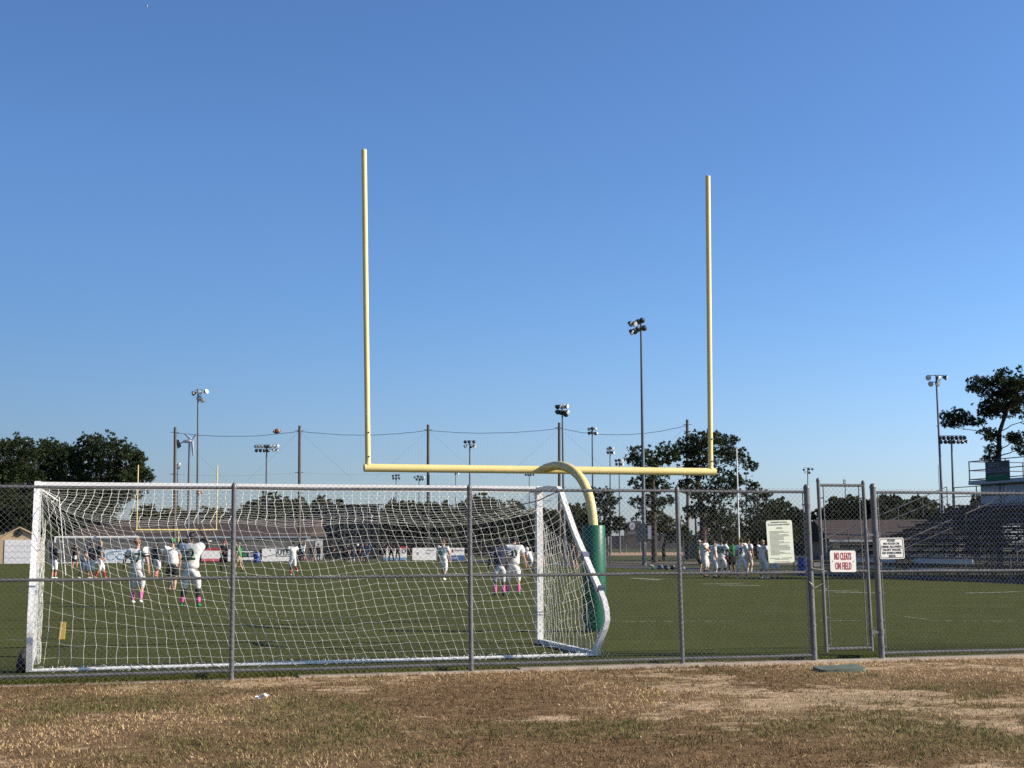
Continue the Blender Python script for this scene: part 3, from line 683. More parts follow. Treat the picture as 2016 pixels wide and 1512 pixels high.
RUN = [(-0.10, 0.30, 0.02), (0.12, -0.38, 0.16, 0.03)]
WALK = [(-0.10, 0.26, 0.0), (0.11, -0.22, 0.04, 0.03)]
GL = 'players at the left of the field'; GC = 'people along the far sideline'; GRT = 'players and staff on the right sideline'
# --- near and middle players on the left
person('player in white number 17 shirt, seen from behind, with pink socks', (268, 1188), 4, 1.80, 'light', 'red', top='white', bottom='offwhite', socks='pink', shoes='white', number='17', stripes=True, stripecol='black', hands=[(-.42, .12, 1.02), (.34, -.02, .92)], feet=[(-.13, .06, 0), (.15, -.10, .02)], turn=25, group=GL)
r_, P_, T_, a_ = person('tall player in white jersey, arms raised to catch, with green cleats', (374, 1195), 6, 1.94, 'dark', 'black', head='hair', top='white', bottom='white', socks='pink', leggings='black', shoes='green', number='22', stripes=True, stripecol='black', hands=[(-.13, .33, 1.74), (.17, .30, 1.80)], feet=[(-.22, .02, 0), (.20, .04, 0)], group=GL, bulk=1.08)
person('coach in white T-shirt and green cap, black shorts, walking away', (338, 1166), -12, 1.84, 'light', 'brown', head='cap', headcol='green', top='white', bottom='black', kind='shorts', socks=None, shoes='black', pads=False, hands=[(-.30, .22, .98), (.26, .12, .88)], feet=[(-.08, .10, 0), (.09, -.12, .02)], group=GL, bulk=1.1)
person('player in navy top with striped white sleeves, standing apart at far left', (105, 1139), 28, 1.78, 'dark', 'black', top='navy', bottom='white', socks='salmon', stripes=True, stripecol='white', hands=[(-.28, .10, .86), (.30, .10, .9)], feet=[(-.22, .10, 0), (.24, -.12, 0)], group=GL)
person('player in dark top with white towel at waist near the far goal', (147, 1121), -20, 1.80, 'tan', 'black', head='helmet', headcol='black', top='black', bottom='black', kind='shorts', shoes='black', towel=True, group=GL)
person('bent player in navy and white stripes beside the group of three', (163, 1140), 80, 1.72, 'tan', 'black', head='helmet', headcol='navy', top='white', bottom='steel', socks='navy', stripes=True, stripecol='navy', lean=.25, hands=[(-.2, .35, .95), (.2, .36, 1.0)], feet=WALK, group=GL)
person('dark haired player in navy jersey in the middle of the left cluster', (178, 1141), 160, 1.80, 'tan', 'black', top='navy', bottom='white', socks='salmon', hands=[(-.22, .24, 1.0), (.24, .22, 1.02)], feet=WALK, group=GL, face=True)
person('blond player in navy jersey with one white pant leg and red socks', (196, 1141), 70, 1.84, 'light', 'blond', top='navy', bottom='white', socks='red', shoes='salmon', stripes=True, stripecol='white', hands=[(-.25, .2, .96), (.28, .12, .85)], feet=WALK, group=GL)
person('player in navy jersey with white sleeve bands behind the coach', (308, 1139), 20, 1.80, 'dark', 'black', top='navy', bottom='white', socks='salmon', shoes='salmon', stripes=True, stripecol='white', hands=[(-.28, .05, .85), (.34, .05, .95)], feet=[(-.1, .2, 0), (.12, -.3, .12, .03)], group=GL)
person('man in dark jacket and black shorts with arms folded, facing the camera', (440, 1126), 178, 1.86, 'light', 'brown', head='cap', headcol='red', top='black', sleeves='long', bottom='black', kind='shorts', socks='black', shoes='black', pads=False, hands=[(.10, .24, 1.16), (-.10, .26, 1.12)], group=GL, face=True, bulk=1.15)
person('person in bright green shirt and tan shorts half hidden by a fence post', (470, 1126), -70, 1.78, 'light', 'blond', top='green', bottom='tan', kind='shorts', shoes='black', pads=False, feet=WALK, group=GL)
person('player running in white with arms up and red socks, left of centre', (576, 1133), -35, 1.82, 'dark', 'black', head='hair', top='white', bottom='white', socks='red', shoes='white', hands=[(-.30, .38, 1.45), (.22, .3, 1.3)], feet=[(-.04, .12, 0), (.06, -.42, .20, .03)], stripes=True, group=GL)
# --- far sideline crowd
person('person in green shirt and red shorts on the far sideline', (584, 1106), 40, 1.76, 'tan', 'black', top='dkgreen', bottom='red', kind='shorts', pads=False, group=GC)
person('person in white shirt with both arms raised on the far sideline', (596, 1106), 10, 1.80, 'light', 'brown', top='white', bottom='navy', kind='shorts', socks='red', shoes='black', pads=False, hands=[(-.12, .1, 1.98), (.22, .1, 2.05)], group=GC)
person('player in navy with bare legs next to the person with raised arms', (613, 1106), 170, 1.74, 'light', 'brown', top='navy', bottom='navy', kind='shorts', pads=True, group=GC, shoes='white')
person('player in dark navy, second from the person with raised arms', (627, 1106), 200, 1.74, 'tan', 'black', head='helmet', headcol='black', top='black', bottom='navy', socks='black', shoes='black', group=GC)
person('person in black standing alone between the two sideline groups', (653, 1106), 185, 1.76, 'tan', 'black', top='black', bottom='black', kind='shorts', pads=False, group=GC, hands=[(-.2, .2, 1.1), (.42, .12, 1.0)])
person('person in black at the left end of the middle sideline group', (675, 1106), 150, 1.74, 'tan', 'black', top='black', bottom='black', kind='trousers', shoes='black', pads=False, group=GC)
person('person with a green cap in the middle sideline group', (684, 1106), 10, 1.74, 'light', 'brown', head='cap', headcol='green', top='black', bottom='black', kind='trousers', pads=False, group=GC)
person('player in navy with white socks in the middle sideline group', (694, 1107), 170, 1.76, 'tan', 'black', top='navy', bottom='navy', socks='white', group=GC)
person('helmeted player in navy with cream socks in the middle sideline group', (704, 1106), 190, 1.72, 'tan', 'black', head='helmet', headcol='white', top='navy', bottom='navy', socks='cream', group=GC)
person('person in navy with arm bent, right of the helmeted player', (714, 1106), 160, 1.76, 'light', 'brown', top='navy', bottom='navy', kind='shorts', shoes='black', pads=False, hands=[(-.15, .3, 1.1), (.3, .1, .85)], group=GC)
person('tall person in grey blue top at the right end of the middle group', (722, 1107), 200, 1.84, 'tan', 'black', top='steel', sleeves='long', bottom='steel', kind='trousers', shoes='black', pads=False, group=GC, bulk=1.15)
person('player in navy with hands on hips in front of the round logo banner', (756, 1105), 170, 1.78, 'tan', 'black', top='navy', bottom='black', kind='trousers', shoes='black', hands=[(-.22, .02, 1.0), (.22, .02, 1.0)], group=GC)
person('player in black with legs wide before the round logo banner', (770, 1105), 190, 1.80, 'dark', 'black', top='black', bottom='black', kind='trousers', shoes='black', feet=[(-.28, 0, 0), (.22, 0, 0)], group=GC, pads=True)
person('player in black with a bare arm beside the round logo banner', (783, 1105), 160, 1.80, 'light', 'brown', top='black', bottom='black', kind='trousers', shoes='black', hands=[(-.25, .1, .88), (.34, .2, 1.1)], feet=[(-.2, 0, 0), (.22, 0, 0)], group=GC, pads=True)
# --- centre
person('ginger haired player in white walking across the middle of the field', (873, 1143), 25, 1.80, 'light', 'red', top='white', bottom='white', socks='grey', number='5', numcol='teal', hands=[(-.28, .05, .86), (.3, .15, .9)], feet=WALK, group=GL)
person('player in striped navy and white, left of the number 10 player', (984, 1173), -8, 1.78, 'dark', 'black', head='helmet', headcol='black', top='navy', bottom='offwhite', socks='pink', shoes='black', stripes=True, stripecol='white', lean=.15, hands=[(-.36, .12, .88), (.25, .2, .95)], feet=[(-.14, .04, 0), (.12, .0, 0)], group=GL)
person('player in white number 10 jersey with pink socks, bending forward', (1010, 1172), 14, 1.86, 'tan', 'black', head='hair', top='white', bottom='white', socks='pink', shoes='green', number='10', lean=.22, hands=[(-.3, .30, .92), (.36, .22, .88)], feet=[(-.20, .04, 0), (.18, -.02, 0)], group=GL, bulk=1.1)
person('crouching player in white pants beyond the right post of the near goal', (1046, 1124), -60, 1.72, 'tan', 'black', head='helmet', headcol='white', top='white', bottom='white', socks='black', shoes='black', crouch=.25, lean=.45, hands=[(-.15, .35, .7), (.15, .35, .7)], feet=[(-.18, .12, 0), (.18, -.12, 0)], group=GL)
person('person in black shirt and white cap seen through the side net', (1133, 1120), -40, 1.86, 'light', 'brown', head='cap', headcol='white', top='black', bottom='black', kind='shorts', shoes='salmon', pads=False, group=GL)
# --- right sideline
person('person in green shirt and pale cap at the left end of the right group', (1377, 1132), 100, 1.78, 'light', 'brown', head='cap', headcol='cream', top='green', bottom='black', kind='shorts', shoes='black', pads=False, group=GRT)
person('big player in white with folded arms on the right sideline', (1388, 1136), 120, 1.92, 'light', 'brown', top='white', bottom='white', socks='navy', shoes='black', hands=[(.16, .28, 1.18), (-.12, .28, 1.1)], group=GRT, face=True, bulk=1.15)
person('player in white facing right, between the folded arms player and number 28', (1406, 1138), 85, 1.74, 'light', 'brown', top='white', bottom='white', socks='white', shoes='black', hands=[(-.2, .1, .8), (.24, .1, .78)], group=GRT)
person('player in white number 28 jersey with an elbow out', (1421, 1137), 20, 1.84, 'dark', 'black', top='white', bottom='white', socks='white', shoes='black', number='28', hands=[(-.26, .1, .9), (.42, .22, 1.12)], feet=[(-.12, 0, 0), (.2, 0, 0)], group=GRT)
person('person in red shorts behind the number 28 player', (1431, 1127), 200, 1.76, 'tan', 'black', top='grey', bottom='red', kind='shorts', pads=False, group=GRT)
person('person in bright green shirt and black shorts on the right sideline', (1443, 1133), -30, 1.80, 'dark', 'black', top='green', bottom='black', kind='shorts', shoes='black', pads=False, hands=[(-.4, .25, 1.1), (.25, .1, .86)], group=GRT)
person('player in white number 2 jersey with pink socks, back to camera', (1461, 1139), 15, 1.80, 'light', 'black', top='white', bottom='white', socks='pink', number='2', numcol='navy', hands=[(-.3, .05, .86), (.36, .05, .84)], feet=[(-.2, 0, 0), (.2, 0.02, 0)], group=GRT)
person('player in cream pants and white jersey behind the number 2 player', (1474, 1131), 60, 1.86, 'tan', 'black', top='white', bottom='cream', socks='cream', shoes='white', hands=[(-.2, .2, .98), (.25, .1, .86)], group=GRT)
person('player in white jersey standing left of the rules sign', (1503, 1139), 50, 1.76, 'light', 'blond', top='white', bottom='white', socks='grey', shoes='white', hands=[(-.26, .06, .84), (.28, .08, .84)], feet=[(-.18, 0, 0), (.2, 0, 0)], group=GRT)
person('player in white with maroon socks half hidden behind the rules sign', (1525, 1139), 30, 1.78, 'tan', 'brown', top='white', bottom='white', socks='pink', shoes='black', group=GRT)

# helmets lying in a row
hg = [(1283, 'dkgreen', 'dark green helmet with white face mask, leftmost of the row on the turf'), (1300, 'steel', 'grey blue helmet second in the row on the turf'), (1313, 'navy', 'navy helmet in the middle of the row on the turf'),
      (1325, 'black', 'black helmet with white mask, left of the fence post'), (1344, 'black', 'black helmet at the right end of the row by the fence post')]
for px, cname, lb in hg:
    p = gp(px, 1121 + (px % 3) * .4); rz = Matrix.Rotation(random.uniform(0, 6), 3, 'Z')
    ho = tag(MB().ball(p + Z * .14, .16, .19, .15, 14, 9, rz).build('helmet', CL[cname], loc=p), lb, 'helmet', 'helmets lying on the turf'); 
    m_ = MB()
    for dz in (.05, .10, .15): m_.tube([p + rz @ Vector((x_, y_, 0)) + Z * dz for x_, y_ in ((-.13, .10), (-.08, .20), (0, .23), (.08, .20), (.13, .10))], .012, 5)
    m_.build('face_mask', CL['white'], ho)
    MB().tube([p + rz @ Vector((0, y_, .14 + z_)) for y_, z_ in ((-.18, .04), (-.12, .115), (0, .155), (.11, .125))], .022, 6).build('stripe', CL['white'], ho)
# footballs in the air
def football(px, py, y, rotz, tilt, label):
    p = at(px, py, y); d = Vector((math.cos(rotz) * math.cos(tilt), math.sin(rotz) * math.cos(tilt), math.sin(tilt)))
    prof = [(-.14, .0), (-.13, .02), (-.10, .05), (-.05, .077), (0, .086), (.05, .077), (.10, .05), (.13, .02), (.14, 0)]
    o = tag(MB().lathe(p, d, prof, 16).build('football', M['ball_brown'], loc=p), label, 'football', 'footballs in flight')
    m_ = MB()
    for h_ in (-.085, .085): m_.lathe(p + d * (h_ - .008), d, [(0, .0635), (.016, .0625 if h_ > 0 else .066)], 16)
    x_, y_ = basis(d); m_.bar(p - d * .04 - x_ * .086, p + d * .04 - x_ * .086, .02, .006, y_)
    m_.build('stripe', M['white_plain'], o)
football(545, 849, 48, 0.2, 0.15, 'brown football high in the air against the sky')
football(393, 970, 46, 1.2, 0.5, 'brown football dropping towards the player with raised arms')
# ================================================================== near chain link fence, gate and signs
FH = 2.335; LEAN = math.tan(R(2.6))
def fq(s_, z, off=0.0): return fpt(s_, z, off + LEAN * max(z, 0))
def chain(sA, sB, zA, zB, parent, name='chain_mesh', d=0.0725, r=0.0019, off=-0.026):
    paths = []; nrow = int(round((zB - zA) / (d / 2))); ncol = int((sB - sA) / (d / 2))
    fl, fd, fn = np.array(FL), np.array(FD), np.array(FN)
    rows = np.arange(nrow + 1); z = zA + (zB - zA) * rows / nrow
    rg = np.random.default_rng(int(abs(sA) * 100) + 3)
    for i in range(ncol + 1):
        s_ = sA + (i + 0.5) * d / 2; sg = np.where((rows + i) % 2 == 0, 1.0, -1.0)
        ss = s_ + sg * (d / 4 + 0.002) + rg.normal(0, 0.0007, nrow + 1); oo = np.where((rows + i) % 2 == 0, .004, -.004) + LEAN * z + off
        # gentle bulge of the fabric
        oo = oo + 0.010 * np.sin(ss * 1.3) * np.sin(z * 2.0)
        P = fl[None] + fd[None] * ss[:, None] + fn[None] * oo[:, None]; P[:, 2] = z
        paths.append(P)
    v, f = wires(paths, r, 4)
    return np_mesh(name, v, f, M['galv_dark'], parent)
# s positions of posts from the photograph
sP = {k_: fence_at(v_) for k_, v_ in dict(a=456, b=928, c=1344, t1=1604, g1=1628, g2=1718, t2=1737).items()}
def post(parent, s_, r, h, cap=True, name='fence_post'):
    m_ = MB(); m_.tube([fq(s_, -0.10), fq(s_, h)], r, 12)
    if cap: m_.lathe(fq(s_, h), Z, [(-0.02, r * 1.12), (0.0, r * 1.12), (0.03, r * 0.9), (0.05, r * 0.4), (0.053, 0.0)], 12)
    return m_.build(name, M['galv'], parent)
def rail(parent, sa, sb, z, r, name, wavy=False):
    n = max(2, int((sb - sa) / 1.0)); pts = [fq(sa + (sb - sa) * i / n, z + (0.004 * math.sin(i * 2.1))) for i in range(n + 1)]
    return MB().tube(pts, r, 10).build(name, M['galv'], parent)
def bands(parent, s_, side, r, zs, name='tension_band'):
    for z in zs:
        m_ = MB(); c = fq(s_, z); m_.lathe(c - Z * 0.012, Z, [(0, r * 1.1), (0.024, r * 1.1)], 12); m_.obox(c + FD * side * (r + 0.010), FD * 0.026, FN * 0.008, Z * 0.011)
        m_.build(name, M['galv'], parent)
left_s0 = sP['a'] - 3.05
fl_ = thing('chain_link_fence', fpt(sP['a'], 0), 'tall grey chain link fence running from the left edge to the gate', 'fence', 'chain link fence sections')
for s_ in (left_s0, sP['a'], sP['b'], sP['c']): post(fl_, s_, 0.032, FH + 0.02)
post(fl_, sP['t1'], 0.043, FH + 0.06)
lo = left_s0 - 1.0
rail(fl_, lo, sP['t1'], FH, 0.021, 'top_rail'); rail(fl_, lo, sP['t1'], 1.19, 0.021, 'middle_rail'); rail(fl_, lo, sP['t1'], 0.028, 0.021, 'bottom_rail')
chain(lo, sP['t1'] - 0.05, -0.02, FH + 0.05, fl_)
bands(fl_, sP['t1'], -1, 0.043, [0.12, 0.45, 0.85, 1.35, 1.75, 2.15])
MB().tube([fq(sP['t1'] - 0.066, 0.03), fq(sP['t1'] - 0.066, FH)], 0.008, 6).build('tension_bar', M['galv'], fl_)

fr_ = thing('chain_link_fence', fpt(sP['t2'], 0), 'grey chain link fence carrying the food and drink sign, right of the gate', 'fence', 'chain link fence sections')
post(fr_, sP['t2'], 0.045, FH + 0.08); right_e = sP['t2'] + 6.0
for s_ in (sP['t2'] + 3.05, sP['t2'] + 6.0): post(fr_, s_, 0.032, FH + 0.02)
rail(fr_, sP['t2'], right_e, FH, 0.021, 'top_rail'); rail(fr_, sP['t2'], right_e, 1.19, 0.021, 'middle_rail'); rail(fr_, sP['t2'], right_e, 0.028, 0.021, 'bottom_rail')
chain(sP['t2'] + 0.06, right_e, -0.02, FH + 0.05, fr_)
bands(fr_, sP['t2'], 1, 0.045, [0.12, 0.5, 0.9, 1.3, 1.7, 2.1])
MB().tube([fq(sP['t2'] + 0.07, 0.03), fq(sP['t2'] + 0.07, FH)], 0.008, 6).build('tension_bar', M['galv'], fr_)

gt = thing('chain_link_gate', fpt(sP['g1'], 0), 'narrow chain link walk gate between two thick posts', 'gate')
gA, gB = sP['g1'], sP['g2']; gr_ = 0.026
for s_, h in ((gA, FH + 0.17), (gB, FH + 0.14)):
    m_ = MB(); m_.tube([fq(s_, 0.06), fq(s_, h)], gr_, 12); m_.lathe(fq(s_, h), Z, [(-.02, gr_ * 1.15), (0, gr_ * 1.15), (0.02, gr_ * .9), (0.04, 0)], 12); m_.build('frame_upright', M['galv'], gt)
for z, nm in ((FH + 0.10, 'frame_rail'), (1.2, 'frame_rail'), (0.11, 'frame_rail')):
    MB().tube([fq(gA, z), fq(gB, z)], 0.022, 10).build(nm, M['galv'], gt)
for sg, s_ in ((1, gA), (-1, gB)):
    MB().tube([fq(s_ + sg * 0.075, 0.1), fq(s_ + sg * 0.075, FH + 0.08)], 0.009, 6).build('tension_bar', M['galv'], gt)
    bands(gt, s_, sg, gr_, [0.16, 0.55, 0.95, 1.35, 1.8, 2.25])
chain(gA + 0.07, gB - 0.07, 0.09, FH + 0.11, gt)
for z in (0.33, 1.72):
    m_ = MB(); m_.lathe(fq(gB, z - 0.04), Z, [(0, gr_ * 1.3), (0.08, gr_ * 1.3)], 10); m_.lathe(fq(sP['t2'], z - 0.04), Z, [(0, 0.052), (0.08, 0.052)], 10)
    m_.obox(fq((gB + sP['t2']) / 2, z, -0.02), FD * (sP['t2'] - gB) / 2, FN * 0.012, Z * 0.018); m_.tube([fq(gB + 0.03, z - .06, -.02), fq(gB + .03, z + .06, -.02)], 0.012, 8)
    m_.build('hinge', M['galv'], gt)
m_ = MB(); z = 1.30; m_.obox(fq((sP['t1'] + gA) / 2, z, -0.02), FD * 0.06, FN * 0.02, Z * 0.03); m_.tube([fq(gA - .03, z - .12, -.03), fq(gA - .03, z + .13, -.03)], 0.016, 8)
m_.tube([fq(sP['t1'] - 0.05, z - 0.24, -.05), fq(sP['t1'] + .03, z - 0.33, -.05), fq(gA, z - 0.26, -.03)], 0.006, 6); m_.tube([fq(sP['t1'], z - 0.06, -.05), fq(gA, z - 0.08, -.04)], 0.012, 6)
m_.build('latch', M['galv'], gt)

# signs: hung on the camera side of the mesh
def panel(s_, z, wd, hgt, tilt=0.0, off=-0.045):
    c = fq(s_, z, off); x = FD * math.cos(tilt) + Z * math.sin(tilt); y = (Z * math.cos(tilt) - FD * math.sin(tilt) + FN * LEAN).normalized()
    return c, x, y, x.cross(y)   # normal faces the camera
def plate(name, c, x, y, nrm, wd, hgt, r, t, m, parent):
    return MB().prism(rrect(c - nrm * t, x, y, wd/2, hgt/2, r, 5), rrect(c, x, y, wd/2, hgt/2, r, 5)).build(name, m, parent)
def zof(px, py): return gpz(px, py)
def gpz(px, py):
    s_ = fence_at(px); q = fpt(s_, 0); d = ray(px, py); t = (Vector((q.x, q.y, 0)).dot(Vector((d.x, d.y, 0)))) / (d.x**2 + d.y**2); return HC + d.z * t
# 1 park rules
s_ = fence_at(1544); z = gpz(1544, 1066); kk = 57 / 0.405
t1 = thing('rules_sign', fq(s_, z - .31), 'tall pale green park rules sign full of small print on the fence', 'sign')
c, x, y, nr = panel(s_, z, 0, 0, R(1.5)); hw, hh = 0.402, 0.60
plate('sign_panel', c, x, y, nr, hw, hh, 0.03, 0.004, M['sign_cream'], t1)
text('lettering', 'TOWNSHIP OF BRICK', 0.026, c + y * 0.272 + nr * .002, x, y, M['grey_ink'], t1)
text('lettering', 'DRUM POINT SPORTS COMPLEX', 0.022, c + y * 0.238 + nr * .002, x, y, M['grey_ink'], t1)
for sg in (-1, 1):
    MB().lathe(c + x * sg * 0.155 + y * 0.245 + nr * 0.0005, nr, [(0, 0.017), (0.002, 0.017)], 16).build('seal', M['grey_ink'], t1)
    MB().lathe(c + x * sg * 0.155 + y * 0.245 + nr * 0.003, nr, [(0, 0.012), (0.001, 0.012)], 12).build('seal', M['sign_cream'], t1)
pr = MB(); q_ = random.Random(9)
def prow(yy, x0, x1, hgt):
    xx = x0
    while xx < x1:
        ln = q_.uniform(0.012, 0.035); e = min(xx + ln, x1); pr.obox(c + x * (xx + e) / 2 + y * yy + nr * 0.001, x * (e - xx) / 2, y * hgt / 2, nr * 0.0008); xx = e + 0.006
for yy, x1 in ((0.20, .04), (0.183, .05)): prow(yy, -x1, x1, 0.009)
pr.build('lettering', M['grey_ink'], t1, smooth=False); pr = MB()
yy = 0.145
while yy > -0.20: prow(yy, -0.155, q_.choice([0.15, 0.15, 0.14, 0.13, 0.06, -0.02]), 0.0085); yy -= 0.0165
pr.build('lettering', M['grey_ink'], t1, smooth=False); pr = MB()
prow(-0.235, -0.17, -0.02, .009); prow(-0.235, 0.01, .17, .009); prow(-0.252, -0.1, 0.12, .008); pr.build('lettering', M['grey_ink'], t1, smooth=False); pr = MB(); prow(-0.285, -0.12, 0.13, .008)
pr.build('lettering', M['grey_ink'], t1, smooth=False)
# 2 no cleats
s_ = fence_at(1667); z = gpz(1667, 1105)
t2 = thing('no_cleats_sign', fq(s_, z - .15), 'white sign with red NO CLEATS ON FIELD lettering on the gate', 'sign')
c, x, y, nr = panel(s_, z, 0, 0, R(-0.7)); plate('sign_panel', c, x, y, nr, 0.41, 0.305, 0.028, 0.004, M['sign_white'], t2)
text('lettering', 'NO CLEATS', 0.145, c + y * 0.066 - x * 0.002 + nr * .002, x, y, M['red_ink'], t2, xscale=0.33, bold=0.0016, spacing=1.08)
text('lettering', 'ON FIELD', 0.145, c - y * 0.072 + x * 0.003 + nr * .002, x, y, M['red_ink'], t2, xscale=0.385, bold=0.0016, spacing=1.08)
for sg in (-1, 1): MB().lathe(c + x * sg * 0.165 + nr * .0005, nr, [(0, .008), (.004, .006)], 8).build('bolt', M['galv'], t2)
# 3 no food
s_ = fence_at(1765); z = gpz(1765, 1079.5)
t3 = thing('no_food_sign', fq(s_, z - .15), 'white sign with black border asking for no food or drink', 'sign')
c, x, y, nr = panel(s_, z, 0, 0, R(0.6)); plate('sign_panel', c, x, y, nr, 0.405, 0.305, 0.03, 0.004, M['sign_white'], t3)
bo = MB(); outer = rrect(c + nr * .0006, x, y, 0.190, 0.140, 0.024, 5); inner = rrect(c + nr * .0006, x, y, 0.181, 0.131, 0.018, 5)
nn = len(outer)
for i in range(nn):
    j = (i + 1) % nn; bo.prism([outer[i], outer[j], inner[j], inner[i]], [p_ + nr * 0.001 for p_ in (outer[i], outer[j], inner[j], inner[i])])
bo.build('border', M['black_ink'], t3, smooth=False)
text('lettering', 'PLEASE\nNO FOOD OR\nDRINK ALLOWED\nEXCEPT WATER\nNO SUNFLOWER\nSEEDS', 0.046, c + nr * .002, x, y, M['black_ink'], t3, line=0.97, xscale=0.88, bold=0.0)
for sg in (-1, 1): MB().lathe(c + x * sg * 0.165 - y * .002 + nr * .0005, nr, [(0, .007), (.004, .005)], 8).build('bolt', M['galv'], t3)

# ================================================================== near soccer goal
GU = Vector((math.cos(R(17.5)), math.sin(R(17.5)), 0)); GB_ = Vector((GU.y, -GU.x, 0))      # along the goal; towards the back (camera)
GR = gp(1062, 1267)
d_ = ray(70, 1120); d2 = Vector((d_.x, d_.y, 0)).normalized()
# length so that the left post stands under photo column 70
det = GU.x * -d2.y + GU.y * d2.x
Lg = -(((-GR.x) * -d2.y + (-GR.y) * d2.x) / det)
GLp = GR - GU * Lg
def gq(c_, dep, z): return GLp + GU * c_ + GB_ * dep + Z * z      # along, depth, height
M['tape_blue'] = mat('faded blue tape', (0.16, 0.18, 0.26), 0.6)
goal = thing('soccer_goal', gq(Lg/2, 0, 0), 'large white soccer goal with sagging net just behind the near fence', 'soccer goal')
PW = 0.10
for c_ in (0, Lg): MB().bar(gq(c_, 0, 0.0), gq(c_, 0, 2.55), PW, 0.12, GU).build('goal_post', M['white_paint'], goal, smooth=False)
MB().bar(gq(PW/2, 0, 2.497), gq(Lg - PW/2, 0, 2.497), 0.10, 0.11, Z).build('crossbar', M['white_paint'], goal, smooth=False)
stay_prof = [(0.06, 2.49), (0.55, 2.50), (1.0, 2.47), (1.12, 2.40), (1.25, 2.25), (1.75, 1.75), (2.3, 1.3), (2.76, 0.93), (2.93, 0.78), (3.01, 0.65), (3.03, 0.52), (3.01, 0.40), (2.96, 0.28), (2.90, 0.15), (2.84, 0.03)]
for c_ in (0, Lg):
    m_ = MB(); m_.tube([gq(c_ - (max(0, .5 - z_) * .28 if c_ > 1 else 0), a_, z_) for a_, z_ in stay_prof], 0.054, 4, side=GU); m_.build('back_stay', M['white_paint'], goal, smooth=False)
    MB().bar(gq(c_, 0.07, 0.04), gq(c_ - (.12 if c_ > 1 else 0), 2.84, 0.04), 0.075, 0.07, GU).build('side_ground_bar', M['white_paint'], goal, smooth=False)
MB().tube([gq(0, 2.86, 0.03), gq(Lg - .12, 2.86, 0.03)], 0.024, 10).build('back_ground_bar', M['white_paint'], goal)
for z_ in (1.545, 0.945): MB().obox(gq(0, 0, z_), GU * (PW/2 + .003), GB_ * 0.063, Z * 0.016).build('tape', M['ink_grey'], goal, smooth=False)
for z_ in (0.51, 0.465): MB().obox(gq(Lg, 0, z_), GU * (PW/2 + .003), GB_ * 0.063, Z * 0.010).build('tape', M['ink_grey'], goal, smooth=False)
for (d0, z0, d1, z1) in ((2.12, 1.455, 2.20, 1.39), (2.80, 0.97, 2.83, 0.95)): MB().bar(gq(Lg, d0, z0), gq(Lg, d1, z1), 0.098, 0.098, GU).build('tape', M['tape_blue'], goal, smooth=False)
# net
rg = np.random.default_rng(4)
def A(v): return np.array(v)
gl, gu, gb = A(GLp), A(GU), A(GB_)
NC = int(Lg / 0.128); NT, NB = 13, 19
def netpt(ci, j):
    """ci 0..1 across, j 0..NT+NB down the net"""
    e = abs(2 * ci - 1)
    sag = 1.90 + 0.55 * e ** 9 + 0.03 * math.sin(ci * 23); rd = 1.45 - 0.35 * e ** 9
    if j <= NT:
        t = j / NT; dep = 0.07 + (rd - 0.07) * t ** 1.15; z = 2.44 + (sag - 2.44) * (t ** 0.9); sh = -0.20 * t * (1 - e ** 6)
        z -= 0.05 * math.sin(PI * t) 
    else:
        t = (j - NT) / NB; dep = rd + (2.84 - rd) * (0.15 * t + 0.85 * t ** 0.8); z = sag + (0.04 - sag) * t; sh = (-0.20 + 0.42 * t) * (1 - e ** 6)
        dep -= 0.10 * math.sin(PI * t)
        z += 0.52 * math.exp(-ci / 0.14) * math.sin(PI * min(t * 1.05, 1)) ** 1.2 + 0.07 * math.sin(ci * 9 + 1) * math.sin(PI * t)
        z += 0.20 * math.exp(-(1 - ci) / 0.07) * math.sin(PI * t)
        sh += 0.13 * math.exp(-ci / 0.10) * math.sin(PI * t)
    return (ci * Lg + sh) * gu + dep * gb + gl + A((0, 0, z))
grid = np.array([[netpt(i / NC, j) for j in range(NT + NB + 1)] for i in range(NC + 1)])
jit = rg.normal(0, 0.006, grid.shape); jit[:, 0] *= .3; jit[:, -1] *= .3
# slow waves so strands do not run ruler-straight
ii = np.arange(NC + 1)[:, None]; jj = np.arange(NT + NB + 1)[None, :]
wv = 0.022 * np.sin(ii * .37 + jj * .21) + 0.015 * np.sin(ii * .11 - jj * .5 + 2)
grid = grid + jit + wv[..., None] * gu
paths = [grid[i] for i in range(0, NC + 1)] + [grid[:, j] for j in range(0, NT + NB + 1)]
def fineline(P):
    P = np.asarray(P); mid = (P[:-1] + P[1:]) / 2 + rg.normal(0, 0.003, (len(P) - 1, 3)); mid[:, 2] -= 0.004
    out = np.empty((2 * len(P) - 1, 3)); out[0::2] = P; out[1::2] = mid; return out
nv_ = NC + 1; paths = [fineline(p_) for p_ in paths]
va_, fa_ = wires(paths[:nv_], 0.0030, 4); vb_, fb_ = wires(paths[nv_:], 0.0018, 4)
kn_ = [np.array([q_ - A((0, 0, .009)), q_ + A((0, 0, .009))]) for q_ in grid.reshape(-1, 3)]
vc_, fc_ = wires(kn_, 0.0048, 4)
v_ = np.concatenate([va_, vb_, vc_]); f_ = np.concatenate([fa_, fb_ + len(va_), fc_ + len(va_) + len(vb_)])
net = np_mesh('net', v_, f_, M['net_cord'], goal)
def stay_dep(z):
    for (a1, z1), (a2, z2) in zip(stay_prof[2:], stay_prof[3:]):
        if z2 <= z <= z1: return a1 + (a2 - a1) * (z1 - z) / max(z1 - z2, 1e-6)
    return 1.05 if z > 2.4 else 2.86
